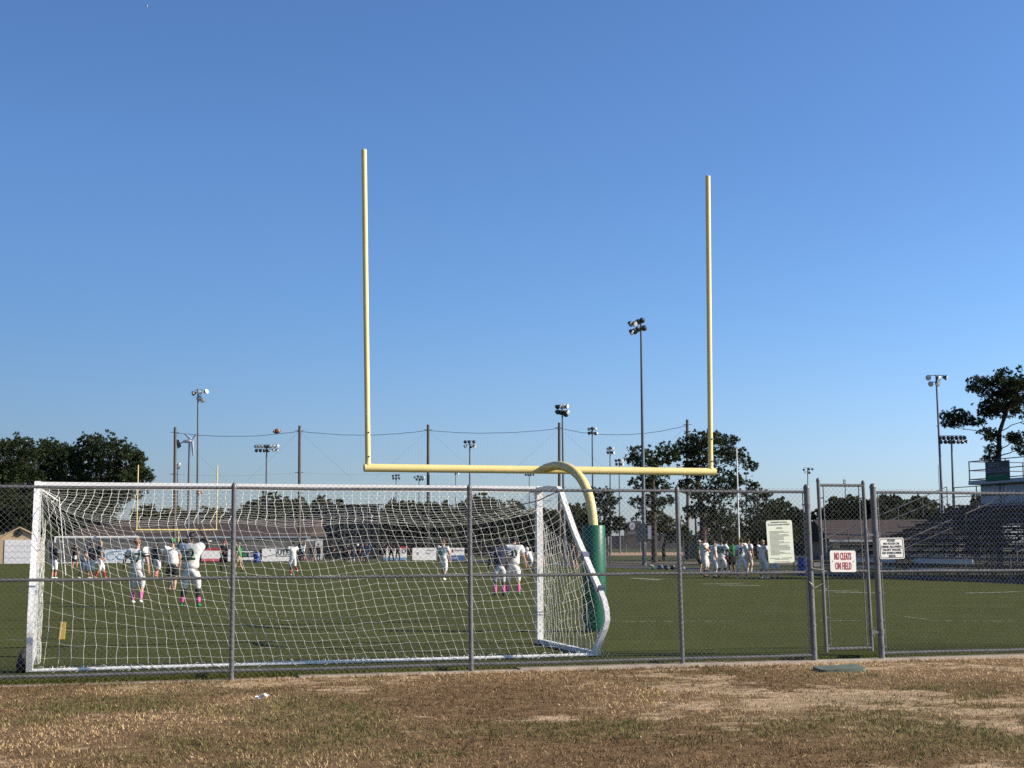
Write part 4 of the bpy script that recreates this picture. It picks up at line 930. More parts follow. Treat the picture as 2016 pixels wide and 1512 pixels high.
for c_ in (0.0, Lg):
    ps = []; nd, nz_ = 17, 18
    inn = 0.10 if c_ == 0 else -0.10
    G = np.zeros((nd + 1, nz_ + 1, 3))
    for a_ in range(nd + 1):
        for b2 in range(nz_ + 1):
            zt = 2.35 - 0.75 * (a_ / nd) ** 0.8; z = zt + (0.07 - zt) * b2 / nz_
            dd = 2.38 - .28 * min(z, .8) - .65 * max(z - .8, 0); dep = 0.06 + (dd - 0.06) * (a_ / nd) ** 0.9
            G[a_, b2] = gl + gu * (c_ + inn * math.sin(PI * a_ / nd) * 1.2) + gb * dep + A((0, 0, z - 0.05 * math.sin(PI * a_ / nd)))
    G += rg.normal(0, 0.007, G.shape)
    v1_, f1_ = wires([fineline(G[a_]) for a_ in range(nd + 1)], 0.0029, 4); v2_, f2_ = wires([fineline(G[:, b2]) for b2 in range(0, nz_ + 1)], 0.0016, 4)
    v_ = np.concatenate([v1_, v2_]); f_ = np.concatenate([f1_, f2_ + len(v1_)]); np_mesh('side_net', v_, f_, M['net_cord'], goal)
# lacing tufts along the back bar, corner ropes
la = []
for i in range(int(Lg / 0.13)):
    c_ = 0.1 + i * 0.13; q = random.Random(i); t0 = q.uniform(0, 6)
    la.append(np.array([tuple(gq(c_ + 0.05 * math.sin(t0 + t) + t * .012, 2.86 + .04 * math.cos(t + t0), 0.035 + 0.045 * math.sin(t))) for t in np.linspace(0, 6.5, 8)]))
v_, f_ = wires(la, 0.0035, 4); np_mesh('lacing', v_, f_, M['net_cord'], goal)
MB().tube([gq(Lg, 1.05, 2.44), gq(Lg - .35, 1.0, 2.28), gq(Lg - 0.9, 1.15, 2.16), gq(Lg - 1.7, 1.35, 2.02)], 0.009, 6).build('corner_rope', M['black_rubber'], goal)
MB().tube([gq(0.02, 1.12, 2.42), gq(0.28, 0.9, 2.25), gq(0.10, 0.05, 1.85)], 0.010, 6).build('corner_rope', M['net_cord'], goal)
MB().tube([gq(0.02, 1.12, 2.42), gq(0.30, 1.3, 2.28), gq(0.42, 1.5, 1.2)], 0.006, 6).build('corner_rope', M['net_cord'], goal)
# anchor bag at the left foot
p = gq(-0.075, 2.72, 0); m_ = MB(); m_.ball(p + Z * 0.10, 0.075, 0.16, 0.115, 12, 8); m_.ball(p + Z * 0.19 + GB_ * .03, 0.055, 0.11, 0.09, 10, 7)
m_.tube([p + Z * .25 - GB_ * .06, p + Z * .30, p + Z * .25 + GB_ * .06], .01, 6)
tag(m_.build('anchor_bag', M['black_rubber'], loc=p), 'black weight bag slumped against the left foot of the near soccer goal', 'sandbag')

# ================================================================== football goalposts
def goalposts(name, centre, half, upr_h, base_off, label, pad=True, tl=0.02, tr=0.011, sgn=-1, r_c=0.078, r_u=0.052, xb=3.07, xext=0.105):
    root = thing(name, centre, label, 'goalpost', 'football goalposts')
    ctr = Vector(centre); cz = Z * xb
    MB().tube([ctr - U * (half + .075) + cz, ctr + U * (half + xext) + cz], r_c, 20).build('crossbar', M['yellow'], root)
    mm = MB()
    MB().lathe(ctr - U * (half + .075) + cz, -U, [(0, r_c * .86), (0.004, r_c * .86)], 20).build('end_cap', M['lamp_shell'], root)
    for sg, tilt in ((-1, tl), (1, tr)):
        a_ = ctr + U * sg * half + cz + Z * r_c * 0.7; b2 = a_ + Z * upr_h + U * sg * tilt * upr_h
        m_ = MB().tube([a_, a_.lerp(b2, .5), b2], r_u, 18); m_.lathe(b2, (b2 - a_), [(0, r_u), (0.012, r_u * .9), (.022, 0.0)], 18); up_ = m_.build('upright', M['yellow'], root)
        if pad:
            for hb in (.16, .62): MB().lathe(a_.lerp(b2, hb / upr_h) - V * (r_u - .004) + U * .012, -V, [(0, .016), (.012, .016), (.02, .008)], 8).build('bolt', M['lamp_shell'], up_)
            MB().lathe(ctr + U * sg * half + cz + Z * (r_c * .8), Z, [(0, r_u * 1.18), (.03, r_u * 1.1), (.04, r_u * 1.0)], 18).build('collar', M['yellow'], up_)
    bs = ctr + V * sgn * base_off + U * (0.285 if pad else .3); bs.z = 0
    # gooseneck: vertical, then a quarter bend forward to the crossbar
    pts = [bs + Z * 0, bs + Z * 1.6]; n = 14; rise = xb - 1.6 + 0.06
    top = ctr + U * -0.02 + cz + V * sgn * 0.05
    for i in range(1, n + 1):
        t = i / n * PI / 2; pts.append(Vector((0, 0, 1.6 + rise * math.sin(t) ** 0.92)) + (bs * 1.0).lerp(Vector((top.x, top.y, 0)), (1 - math.cos(t)) ** 1.25 * 0.80))
    pts.append(Vector((top.x, top.y, xb + .03)))
    MB().tube(pts, 0.088 if pad else .075, 18).build('gooseneck', M['yellow'], root)
    if pad:
        pm = MB(); pm.lathe(bs, Z, [(0.02, 0.205), (0.04, 0.215), (1.0, 0.215), (1.93, 0.213), (1.95, 0.20), (1.952, 0.10)], 26)
        po = pm.build('post_pad', M['green_pad'], root)
        MB().obox(bs + Vector((0.215, -0.03, 1.45)), (0.006, 0, 0), (0, 0.04, 0), Z * 0.27).build('pad_label', M['sign_white'], po, smooth=False)
    return root
gA_ = at(720, 921, 27.62); gB2 = at(1405, 929, 29.72)
goalposts('football_goalpost', Vector((C0.x + .10, C0.y, 0)), 3.58, 6.17, 1.95, 'tall yellow football goalpost with green padded base behind the soccer goal')
goalposts('football_goalpost', fld(0.0, 109.7) + Vector((0.4, 0, 0)), 3.60, 5.9, 1.9, 'small distant yellow goalpost at the far end of the field', pad=False, tl=0, tr=0, sgn=1, xb=3.07)
# far soccer goal
fs = at(190, 1108, 133.0); fs.z = 0
g2 = thing('soccer_goal', fs, 'distant white soccer goal beyond the players on the left', 'soccer goal')
def fq2(c_, dep, z): return fs + U * c_ + V * dep + Z * z
for c_ in (-3.7, 3.7):
    MB().bar(fq2(c_, 0, 0), fq2(c_, 0, 2.5), 0.13, 0.13, U).build('goal_post', M['white_paint'], g2, smooth=False)
    MB().tube([fq2(c_, 0, 2.45), fq2(c_, 0.9, 2.4), fq2(c_, 2.2, 0.9), fq2(c_, 2.3, 0)], 0.05, 6).build('back_stay', M['white_paint'], g2)
MB().bar(fq2(-3.7, 0, 2.46), fq2(3.7, 0, 2.46), 0.13, 0.13, Z).build('crossbar', M['white_paint'], g2, smooth=False)
MB().bar(fq2(-3.7, 2.3, 0.08), fq2(3.7, 2.3, 0.08), 0.11, 0.11, Z).build('back_ground_bar', M['white_paint'], g2, smooth=False)
pp = []
for i in range(31):
    c_ = -3.7 + 7.4 * i / 30; pp.append(np.array([tuple(fq2(c_, 0.05, 2.42)), tuple(fq2(c_, 1.0, 2.2)), tuple(fq2(c_, 1.7, 1.1)), tuple(fq2(c_, 2.25, .1))]))
for t in np.linspace(0, 1, 14): pp.append(np.array([tuple(fq2(-3.7 + 7.4 * i / 12, 0.05 + 2.2 * t, 2.42 - 2.3 * t ** 1.6)) for i in range(13)]))
v_, f_ = wires(pp, 0.008, 4); np_mesh('net', v_, f_, M['ink_grey'], g2)
# ================================================================== lights, poles, turbine
def floodlight(root, c, yaw, pitch, r):
    """bowl lamp; opens along direction (yaw from camera-facing, pitch down)"""
    d = Vector((math.sin(yaw) * math.cos(pitch), -math.cos(yaw) * math.cos(pitch), -math.sin(pitch)))
    o = MB().lathe(c, d, [(-.95 * r, .30 * r), (-.8 * r, .42 * r), (-.3 * r, .62 * r), (.25 * r, .92 * r), (.5 * r, r), (.55 * r, r)], 14).build('floodlight', M['lamp_shell'], root)
    MB().lathe(c + d * .5 * r, d, [(0, .93 * r), (.10 * r, .9 * r), (.2 * r, .6 * r), (.22 * r, 0)], 14).build('lens', M['lamp_lens'], o)
GP_ = 'sports light poles'
def light_pole(px, topy, y, lamps, label, arms, r0_=0.17, r1_=0.09, lr=0.30, lean=0.0):
    b = base_at(px + lean, y, GZ); t = at(px, topy, y); root = thing('light_pole', b, label, 'light pole', GP_); k = ppm(y)
    MB().tube([b, b.lerp(t, .5), t], [r0_, (r0_ + r1_) / 2, r1_], 10).build('pole', M['steel_pole'], root)
    for (x0, x1, dy, dep) in arms: MB().bar(t + Vector((x0 / k, 0, -dy / k)), t + Vector((x1 / k, dep, -dy / k)), .07, .07, Z).build('crossarm', M['steel_pole'], root, smooth=False)
    for (dx, dy, yaw, pit) in lamps: floodlight(root, t + Vector((dx / k, -0.25 - 0.12 * abs(math.sin(dx)), -dy / k)), R(yaw), R(pit), lr)
    return root
light_pole(1262, 627, 113, [(-22, 11, 50, 25), (-14, 12, 40, 25), (-7, 7, 175, 20), (1, 4, 170, 15), (-20, 28, 60, 30), (-13, 26, 130, 25), (-8, 22, 165, 25), (5, 20, 178, 5)],
           'tallest dark light pole rising behind the right half of the yellow goalpost', [(-23, 6, 6, 0.4), (-21, 6, 22, 0.4)], lr=0.25, lean=6)
light_pole(1843, 738, 150, [(-17, 6, -30, 15), (2, 7, 40, 15), (16, 6, 70, 10), (-12, 18, -40, 20), (0, 18, 20, 30)], 'tall light pole left of the big right pine with five loose lamps', [(-16, 16, 1, 0), (-12, 6, 14, 0)], lean=16)
light_pole(390, 766, 165, [(-7, 9, -60, 20), (4, 7, 10, 15), (17, 6, 60, -5), (4, 19, -20, 30), (11, 22, 20, 35)], 'tall light pole beside the wind turbine', [(-7, 10, 2, 0), (-2, 8, 14, 0)], lean=-1)
light_pole(525, 876, 190, [(-20, 3, -10, 10), (-14.5, 3, -5, 10), (-8, 3, 0, 10), (-2, 3, 180, 0), (4, 3, 180, 0), (9, 3, 15, 10), (16, 3, 25, 10), (22, 2.5, 40, 10), (-19, 11, -140, 30), (-11, 11, -140, 30), (-4, 11, 170, 30), (4, 11, 150, 30), (14, 10, 60, 30), (21, 11, 60, 30)],
           'light pole with a wide double bank of lamps left of the goalpost', [(-22, 24, 0, 0), (-22, 24, 8, 0)], lr=.24, lean=-1)
light_pole(925, 867, 190, [(-9, 3, 180, 5), (-1, 3, 180, 5), (8, 3, 180, 5), (-9, 12, -70, 25), (2, 12, 160, 20), (9, 12, 60, 25)], 'small light pole with six lamps above the yellow crossbar centre', [(-10, 10, 1, 0), (-8, 9, 8, 0)], lr=.24)
light_pole(1107, 796, 150, [(-9, 5, -140, 25), (-3, 4, 30, 20), (3, 4, 10, 10), (8, 5, 60, 5), (-9, 15, -140, 25), (-3, 16, 180, 10), (4, 16, 170, 20), (9, 16, 50, 20), (7, 20, 180, 30)], 'tall light pole with clustered lamps beside a wooden net pole', [(-9, 9, 2, 0.3), (-9, 9, 12, 0.3)], lr=.28, lean=4)
light_pole(1166, 842, 190, [(-6, 3, -30, 15), (0, 2, 180, 0), (6, 3, 30, 15), (-6, 11, -130, 20), (-1, 10, 180, 0), (5, 12, 110, 20), (8, 12, 60, 0)], 'light pole with six lamps right of the gooseneck', [(-7, 7, 1, 0), (-7, 7, 9, 0)], lr=.24, lean=2)
light_pole(1201, 881, 230, [(-4, 3, -20, 15), (0, 1, 180, 0), (5, 3, 30, 15), (-4, 10, -130, 20), (3, 10, 180, 0), (6, 11, 60, 0)], 'middle one of three receding light poles right of the gooseneck', [(-6, 6, 1, 0), (-6, 6, 8, 0)], lr=.27, lean=1)
light_pole(1219, 905, 260, [(-6, 2, -130, 20), (0, 1, 180, 0), (5, 3, 30, 15), (-5, 9, -130, 20), (2, 9, 180, 0), (6, 10, 60, 0)], 'lowest of the three receding light poles, its lamps just over the crossbar', [(-7, 7, 1, 0), (-7, 7, 8, 0)], lr=.30, lean=1)
light_pole(1590, 921, 280, [(-8, 4, -130, 15), (2, 3, 180, 0), (8, 3, 110, 0), (-5, 9, 40, 20), (3, 10, 180, 0)], 'thin light pole rising behind the left gate post', [(-8, 8, 0, 0), (-5, 4, 7, 0)], lr=.25, lean=2)
light_pole(1664, 944, 300, [(-3, 2, -90, 5), (-3, 7, -90, 5)], 'thin light pole with two side lamps seen over the gate', [(-5, 1, 1, 0), (-5, 1, 6, 0)], lr=.27, lean=1)
light_pole(1873, 858, 150, [(-24 + 8.2 * i, 4, 180, 5) for i in range(7)] + [(-22 + 8.2 * i, 12, [180, 175, 180, 170, 150, 140, 60][i], 20) for i in range(7)], 'light pole with two long rows of lamps beside the big right pine', [(-24, 26, 0, 0), (-24, 26, 8, 0)], lr=.22, lean=7)
light_pole(350, 912, 250, [(-3, 2, 30, 15), (4, 2, 40, 15), (-2, 8, 0, 20), (3, 9, -20, 20)], 'small light pole just right of the leftmost wooden net pole', [(-4, 5, 0, 0), (-4, 5, 7, 0)], lr=.26)
light_pole(780, 935, 320, [(-6, 2, -120, 10), (0, 1, 180, 0), (5, 1, 170, 0), (-5, 7, -130, 20), (0, 7, 180, 20), (6, 7, 120, 20)], 'tiny light pole between the crossbars, left of the taller net pole', [(-7, 7, 0, 0), (-7, 7, 5, 0)], lr=.28)
light_pole(825, 937, 320, [(-8, 3, -40, 10), (-2, 1, 180, 0), (4, 2, 170, 0), (9, 3, 70, 0), (-4, 7, -130, 20), (2, 7, 180, 20), (7, 7, 120, 20)], 'tiny light pole close to the left of the central net pole', [(-9, 9, 0, 0), (-7, 7, 5, 0)], lr=.28)
light_pole(897, 932, 340, [(0, 1, 180, 0), (5, 1, 60, 0)], 'faint thin light pole with two lamps under the yellow crossbar', [(-1, 6, 0, 0)], lr=.25, r0_=.12)
light_pole(1042, 934, 320, [(-7, 1, 180, 0), (-2, 1, 180, 0), (3, 1, 180, 0), (8, 1, 110, 0)], 'tiny light pole just left of the bent back stay of the near goal', [(-9, 9, 0, 0)], lr=.26)
light_pole(1469, 930, 250, [(-3, 2, 180, 0), (3, 2, 180, 0)], 'thin dark pole right of the pale foul pole', [(-4, 4, 0, 0)], lr=.22, r0_=.12)

# wooden net poles and their cables
NP = [(345, 841), (590, 838), (843, 836), (1101, 832), (1353, 826)]; ND = 152.0
where = ['beside the wind turbine, leftmost of the row', 'left of the yellow goalpost', 'behind the left half of the yellow crossbar', 'next to the tall clustered light pole', 'rising out of the central pines']
tops = []
for (px, py), wh in zip(NP, where):
    b = base_at(px + (px - 900) * .002, ND, GZ); t = at(px, py, ND); tops.append(t)
    root = thing('net_pole', b, 'weathered wooden net pole ' + wh, 'pole', 'wooden ball net poles')
    MB().tube([b, b.lerp(t, .5), t], [.18, .165, .15], 10).build('timber', M['wood_pole'], root)
    for dz in (-.55, -5.0): m_ = MB(); m_.lathe(t + Z * dz, Z, [(0, .18), (.08, .18)], 10); m_.tube([t + Z * dz + Vector((-.45, -.05, 0)), t + Z * dz + Vector((.45, -.05, 0))], .03, 5); m_.build('bracket', M['steel_pole'], root)
cb = []
nr_ = random.Random(2)
ncab = bpy.data.objects
root = thing('ball_net', (tops[2] + Vector((0, 0, -14))), 'thin ball netting cables strung between the wooden poles', 'net')
main, thin = MB(), MB()
for a_, b2, sag in zip(tops[:-1], tops[1:], (.45, .45, .40, .85)):
    p0, p1 = a_ - Z * .6, b2 - Z * .6
    pts = [p0.lerp(p1, i / 24) - Z * (sag * 4 * (i/24) * (1 - i/24) + nr_.uniform(-.02, .03)) for i in range(25)]
    main.tube(pts, 0.026, 5)
    for q0, q1 in ((p0, p0.lerp(p1, .42) - Z * 5.2), (p1, p1.lerp(p0, .42) - Z * 5.2)): thin.tube([q0, q0.lerp(q1, .5) - Z * .05, q1], 0.008, 4)
    q0, q1 = a_ - Z * 5, b2 - Z * 5; thin.tube([q0.lerp(q1, i / 10) - Z * .25 * (i/10) * (1 - i/10) * 4 for i in range(11)], 0.009, 4)
main.build('top_cable', M['lamp_shell'], root); thin.build('guy_wire', M['steel_pole'], root)
# slim net cords, far apart enough to read as the faint veil in the photograph
vn = []
for a_, b2, sag in zip(tops[:-1], tops[1:], (.45, .45, .40, .85)):
    p0, p1 = a_ - Z * .6, b2 - Z * .6
    for i in range(1, 40):
        t = i / 40; q = p0.lerp(p1, t) - Z * sag * 4 * t * (1 - t); vn.append(np.array([tuple(q), tuple(q - Z * 5), tuple(q - Z * 11)]))
v_, f_ = wires(vn, 0.0030, 3); np_mesh('netting', v_, f_, M['steel_pole'], root)

# wind turbine
b = base_at(370, 158, GZ); hub = at(373, 868, 158); k = ppm(158)
wt = thing('wind_turbine', b, 'small white three bladed wind turbine on a slim mast', 'wind turbine')
MB().tube([b, b.lerp(hub, .6), hub - Z * .1], [.16, .13, .10], 10).build('mast', M['steel_pole'], wt)
MB().lathe(hub + Vector((-.75, .3, -.05)), Vector((1, -.35, .04)), [(0, .1), (.1, .17), (.9, .2), (1.05, .12), (1.12, 0)], 10).build('hub', M['turbine_white'], wt)
for px, py in ((364, 854), (386.5, 854.5), (380.5, 897)):
    e = at(px, py, 157.9); c = hub + Vector((.25, -.1, 0)); d = (e - c)
    q = d.cross(Vector((0.35, 1, 0))).normalized(); n_ = Vector((.03, .07, 0))
    MB().prism([c + q * .14, c - q * .14, c - q * .14 + n_, c + q * .14 + n_], [e + q * .09, e - q * .09, e - q * .09 + n_ * .5, e + q * .09 + n_ * .5]).build('blade', M['turbine_white'], wt)
tl_ = at(351, 873, 158.4)
m_ = MB(); m_.tube([hub + Vector((-.6, .2, 0)), tl_ + Vector((.25, 0, 0))], .06, 6)
m_.prism([tl_ + Vector((.25, 0, -.1)), tl_ + Vector((.35, 0, -.35)), tl_ + Vector((-.1, 0, -.6)), tl_ + Vector((-.25, 0, .45)), tl_ + Vector((.05, 0, .4))], [tl_ + Vector((.25, .05, -.1)), tl_ + Vector((.35, .05, -.35)), tl_ + Vector((-.1, .05, -.6)), tl_ + Vector((-.25, .05, .45)), tl_ + Vector((.05, .05, .4))])
m_.build('tail_vane', M['lamp_shell'], wt)

# pale foul pole
b = base_at(1455.5, 125, GZ); t = at(1450, 883, 125); cut = b.lerp(t, .22)
root = thing('foul_pole', b, 'slim pale foul pole in front of the central pines', 'pole')
MB().tube([cut, t], [.075, .055], 8).build('upper_pole', M['white_paint'], root); MB().tube([b, cut], [.085, .075], 8).build('lower_pole', M['yellow_cap'], root)

# aeroplane
p = at(291, 13, 900); k = ppm(900)
pl = thing('aeroplane', p, 'tiny dark aeroplane high in the blue sky at upper left', 'aeroplane')
ax = (at(297.5, 15, 895) - at(286, 10.5, 905)).normalized()
MB().lathe(at(286.5, 10.6, 904), ax, [(0, .05), (.8, .35), (2.6, .5), (3.4, .45)], 10).build('fuselage', M['plane_paint'], pl)
MB().lathe(at(286.5, 10.6, 904) + ax * 3.4, ax, [(0, .45), (.35, .3), (.5, 0)], 10).build('nose', M['plane_nose'], pl)
w0 = at(292, 13.2, 900); w1 = at(286.5, 14.6, 896)
MB().prism([w0 + ax * .5, w0 - ax * .5, w1 - ax * .25, w1 + ax * .25], [q + Z * .12 for q in (w0 + ax * .5, w0 - ax * .5, w1 - ax * .25, w1 + ax * .25)]).build('wing', M['plane_paint'], pl)
w2 = at(297.3, 15.4, 893)
MB().prism([w0 + ax * .5, w0 - ax * .5, w2 - ax * .25, w2 + ax * .25], [q + Z * .12 for q in (w0 + ax * .5, w0 - ax * .5, w2 - ax * .25, w2 + ax * .25)]).build('wing', M['plane_paint'], pl)

# ================================================================== buildings on the far side
def gable(name, label, pxl, pxr, y, eave_py, ridge_py, depth, wallm, roofm, hip=0.0, extra=None):
    """building with its ridge along the picture; front wall at distance y"""
    bl, br = base_at(pxl, y, GZ), base_at(pxr, y, GZ); ze = hz((pxl + pxr) / 2, y, eave_py); zr = hz((pxl + pxr) / 2, y + depth / 2, ridge_py)
    root = thing(name, (bl + br) / 2, label, 'building'); ov = .5
    MB().prism([bl, br, br + Vector((0, depth, 0)), bl + Vector((0, depth, 0))], [q + Z * (ze - GZ) for q in (bl, br, br + Vector((0, depth, 0)), bl + Vector((0, depth, 0)))]).build('wall', wallm, root, smooth=False)
    x0, x1 = bl.x - ov, br.x + ov; y0, y1 = y - ov, y + depth + ov; ym = y + depth / 2
    m_ = MB()
    lo_ = [Vector((x0, y0, ze - .05)), Vector((x1, y0, ze - .05)), Vector((x1, y1, ze - .05)), Vector((x0, y1, ze - .05))]
    ra, rb = Vector((x0 + hip, ym, zr)), Vector((x1 - hip, ym, zr)); n = 0
    m_.v = lo_ + [ra, rb]; m_.f = [(0, 1, 5, 4), (2, 3, 4, 5), (3, 0, 4), (1, 2, 5), (3, 2, 1, 0)]
    m_.build('roof', roofm, root, smooth=False)
    m_ = MB(); m_.obox(Vector(((x0 + x1) / 2, y0 - .03, ze - .12)), Vector(((x1 - x0) / 2, 0, 0)), Vector((0, .05, 0)), Z * .10); m_.build('gutter', M['box_wall'], root, smooth=False)
    return root, bl, br, ze
root, bl, br, ze = gable('field_house', 'long low field house with brown shingle roof behind the far goalpost', 140, 603, 160, 1056, 1023, 14, M['grey_wall'], M['brown_roof'])
for i in range(9):
    c = bl.lerp(br, (i + .6) / 9.4) + Vector((0, -.04, 1.55)); w_ = MB().obox(c, (.7, 0, 0), (0, .05, 0), Z * .45).build('window', M['window'], root, smooth=False)
for fr_c in (.27, .71):
    c = bl.lerp(br, fr_c) + Vector((0, -.04, 1.05)); MB().obox(c, (.5, 0, 0), (0, .05, 0), Z * 1.05).build('door', M['tan_wall'], root, smooth=False)
root, bl, br, ze = gable('clubhouse', 'brown roofed building half hidden behind the bleachers', 1640, 1900, 150, 1062, 1023, 14, M['tan_wall'], M['brown_roof'])
# tan shed: its gable end faces down the field towards the camera
sc_ = base_at(38, 142, GZ); hw_ = 2.05; ze = hz(38, 142, 1061); zr = hz(38, 142, 1040); dp = 5
sh_ = thing('garage_shed', sc_, 'tan gabled shed with white garage door at the left edge', 'shed')
def sq(x, y, z): return sc_ + U * x + V * y + Z * (z - GZ)
fp = [sq(-hw_, 0, GZ), sq(hw_, 0, GZ), sq(hw_, 0, ze), sq(0, 0, zr), sq(-hw_, 0, ze)]
MB().prism(fp, [q + V * dp for q in fp]).build('wall', M['tan_wall'], sh_, smooth=False)
m_ = MB()
for sg in (-1, 1):
    q0 = sq(sg * (hw_ + .2), -.25, ze - .09); q1 = sq(0, -.25, zr + .03)
    m_.prism([q0, q1, q1 + Z * .12, q0 + Z * .12], [q + V * (dp + .5) for q in (q0, q1, q1 + Z * .12, q0 + Z * .12)])
m_.build('roof', M['tan_wall'], sh_, smooth=False)
dt = hz(30, 142, 1063); dc = 0.25; dw = 1.62
do = MB().obox(sq(dc, -.03, (GZ + dt) / 2), U * dw, V * .03, Z * (dt - GZ) / 2).build('garage_door', M['garage_door'], sh_, smooth=False)
for i in range(1, 4): MB().obox(sq(dc, -.066, GZ + (dt - GZ) * i / 4), U * dw, V * .008, Z * .012).build('panel_joint', M['ink_grey'], do, smooth=False)
MB().lathe(sq(-.15, -.01, hz(33, 142, 1050)), -V, [(0, .36), (.05, .36)], 16).build('gable_emblem', M['dark_panel'], sh_)
MB().tube([sq(.05, 0, zr - .35), sq(.05, -.35, zr - .4)], .06, 6).build('lamp', M['lamp_shell'], sh_)

FLN = 114.4
def farline(px, v=FLN, z=GZ):
    d = ray(px, H0); d = Vector((d.x, d.y, 0)); o_ = fld(0, v); det = U.x * -d.y + U.y * d.x
    t = (o_.x * d.y - o_.y * d.x) / det; q = o_ + U * t; return Vector((q.x, q.y, z))
# ------------------------------------------------------------------ far fences
def far_fence(label, pts, h, spacing, screen=None, cap=None, wires_=True, name='chain_link_fence', postm=None, sh0=0.0, sh1=None, vstep=.16):
    """pts: ground points"""
    root = thing(name, pts[0], label, 'fence', 'distant fences'); posts, rails, scr, wp = [], MB(), MB(), []
    for a_, b2 in zip(pts[:-1], pts[1:]):
        n = max(1, int((b2 - a_).length / spacing))
        for i in range(n + 1): posts.append(a_.lerp(b2, i / n))
        for zz in (h, .12) if wires_ else (h,): rails.tube([a_ + Z * zz, b2 + Z * zz], .032, 6)
        if screen:
            d = (b2 - a_).normalized(); nrm = Vector((-d.y, d.x, 0)) * .02; top = (sh1 or h - .05)
            scr.prism([a_ + Z * (sh0 + .06) - nrm, b2 + Z * (sh0 + .06) - nrm, b2 + Z * (sh0 + .06) + nrm, a_ + Z * (sh0 + .06) + nrm], [q + Z * top for q in (a_ - nrm, b2 - nrm, b2 + nrm, a_ + nrm)])
        if wires_:
            L_ = (b2 - a_).length; m2 = int(L_ / vstep)
            for i in range(m2):
                q = a_.lerp(b2, i / m2); q2 = a_.lerp(b2, min((i / m2) + h * .55 / L_, 1)); wp.append(np.array([tuple(q + Z * .1), tuple(q2 + Z * h)])); wp.append(np.array([tuple(q2 + Z * .1), tuple(q + Z * h)]))
    for q in posts: MB().tube([q, q + Z * (h + .05)], .042, 8).build('fence_post', postm or M['galv'], root)
    rails.build('rail', M['galv'] if not cap else cap, root)
    if cap: 
        c_ = MB()
        for a_, b2 in zip(pts[:-1], pts[1:]): c_.tube([a_ + Z * (h + .02), b2 + Z * (h + .02)], .075, 8)
        c_.build('top_cap', cap, root)
    if screen: scr.build('windscreen', screen, root, smooth=False)
    if wp: v_, f_ = wires(wp, .0045, 3); np_mesh('chain_mesh', v_, f_, M['galv_dark'], root)
    return root
far_fence('chain link fence behind the far goal with dark screen in front of the field house', [farline(95), farline(620)], 2.25, 3.05, M['windscreen'], sh1=2.1)
far_fence('chain link fence along the far sideline behind the dark dressed crowd', [farline(620), farline(1010)], 2.2, 3.05)
far_fence('chain link fence between the turf and the ball field in the centre', [base_at(1075, 128), base_at(1200, 120), base_at(1345, 113), base_at(1420, 109)], 2.35, 3.05, vstep=.3)
far_fence('grey windscreened ball field fence under the round emblem board', [base_at(1200, 285), base_at(1380, 285)], 3.3, 6.0, M['windscreen'], wires_=False, sh0=0.7)
far_fence('low ball field fence with yellow cap behind the number 10 player', [base_at(905, 270), base_at(1110, 262)], 2.0, 6.0, M['dark_panel'], cap=M['yellow_cap'], wires_=False)
far_fence('low ball field fence with yellow cap behind the right sideline players', [base_at(1440, 190), base_at(1560, 185), base_at(1640, 180)], 1.95, 5.0, M['dark_panel'], cap=M['yellow_cap'], wires_=False)
far_fence('tan slat fence behind the far sideline crowd', [base_at(600, 215), base_at(905, 232)], 1.9, 5.0, M['bark_dirt'], cap=M['yellow_cap'], wires_=False)
# windscreened dugout blocks
def dugout(label, pxl, pxr, y, top_py, wallm):
    bl, br = base_at(pxl, y, GZ), base_at(pxr, y, GZ); zt = hz((pxl + pxr) / 2, y, top_py)
    root = thing('dugout', (bl + br) / 2, label, 'dugout')
    MB().prism([bl, br, br + Vector((0, 2.5, 0)), bl + Vector((0, 2.5, 0))], [q + Z * (zt - GZ - .12) for q in (bl, br, br + Vector((0, 2.5, 0)), bl + Vector((0, 2.5, 0)))]).build('wall', wallm, root, smooth=False)
    MB().obox(Vector(((bl.x + br.x) / 2, y + 1.2, zt - .06)), Vector(((br.x - bl.x) / 2 + .25, 0, 0)), (0, 1.6, 0), Z * .09).build('roof', M['galv'], root, smooth=False)
    for i in range(5): q = bl.lerp(br, i / 4); MB().tube([q + Vector((0, -.08, 0)), q + Vector((0, -.08, zt - GZ - .1))], .05, 6).build('post', M['galv'], root)
    return root
dugout('grey dugout with flat metal roof behind the number 28 player', 1352, 1432, 165, 1058, M['windscreen'])
dugout('low pale dugout behind the fence post right of the striped navy player', 922, 1000, 230, 1058, M['windscreen'])
# dark screened backstop behind the crowd
bl, br = base_at(612, 178, GZ), base_at(745, 178, GZ); zt = hz(680, 178, 994)
root = thing('backstop', (bl + br) / 2, 'tall dark screened backstop behind the far sideline crowd', 'backstop')
MB().prism([bl, br, br + Vector((0, .1, 0)), bl + Vector((0, .1, 0))], [q + Z * (zt - GZ) for q in (bl, br, br + Vector((0, .1, 0)), bl + Vector((0, .1, 0)))]).build('screen', M['dark_panel'], root, smooth=False)
m_ = MB()
for i in range(7): q = bl.lerp(br, i / 6) + Vector((0, -.1, 0)); m_.tube([q, q + Z * (zt - GZ + .1)], .06, 6)
m_.tube([bl + Vector((-.3, -.1, zt - GZ)), br + Vector((.9, -.1, zt - GZ))], .09, 6); m_.tube([bl + Vector((-.3, -.1, 3.2)), br + Vector((.3, -.1, 3.2))], .06, 6)
m_.build('frame', M['lamp_shell'], root)
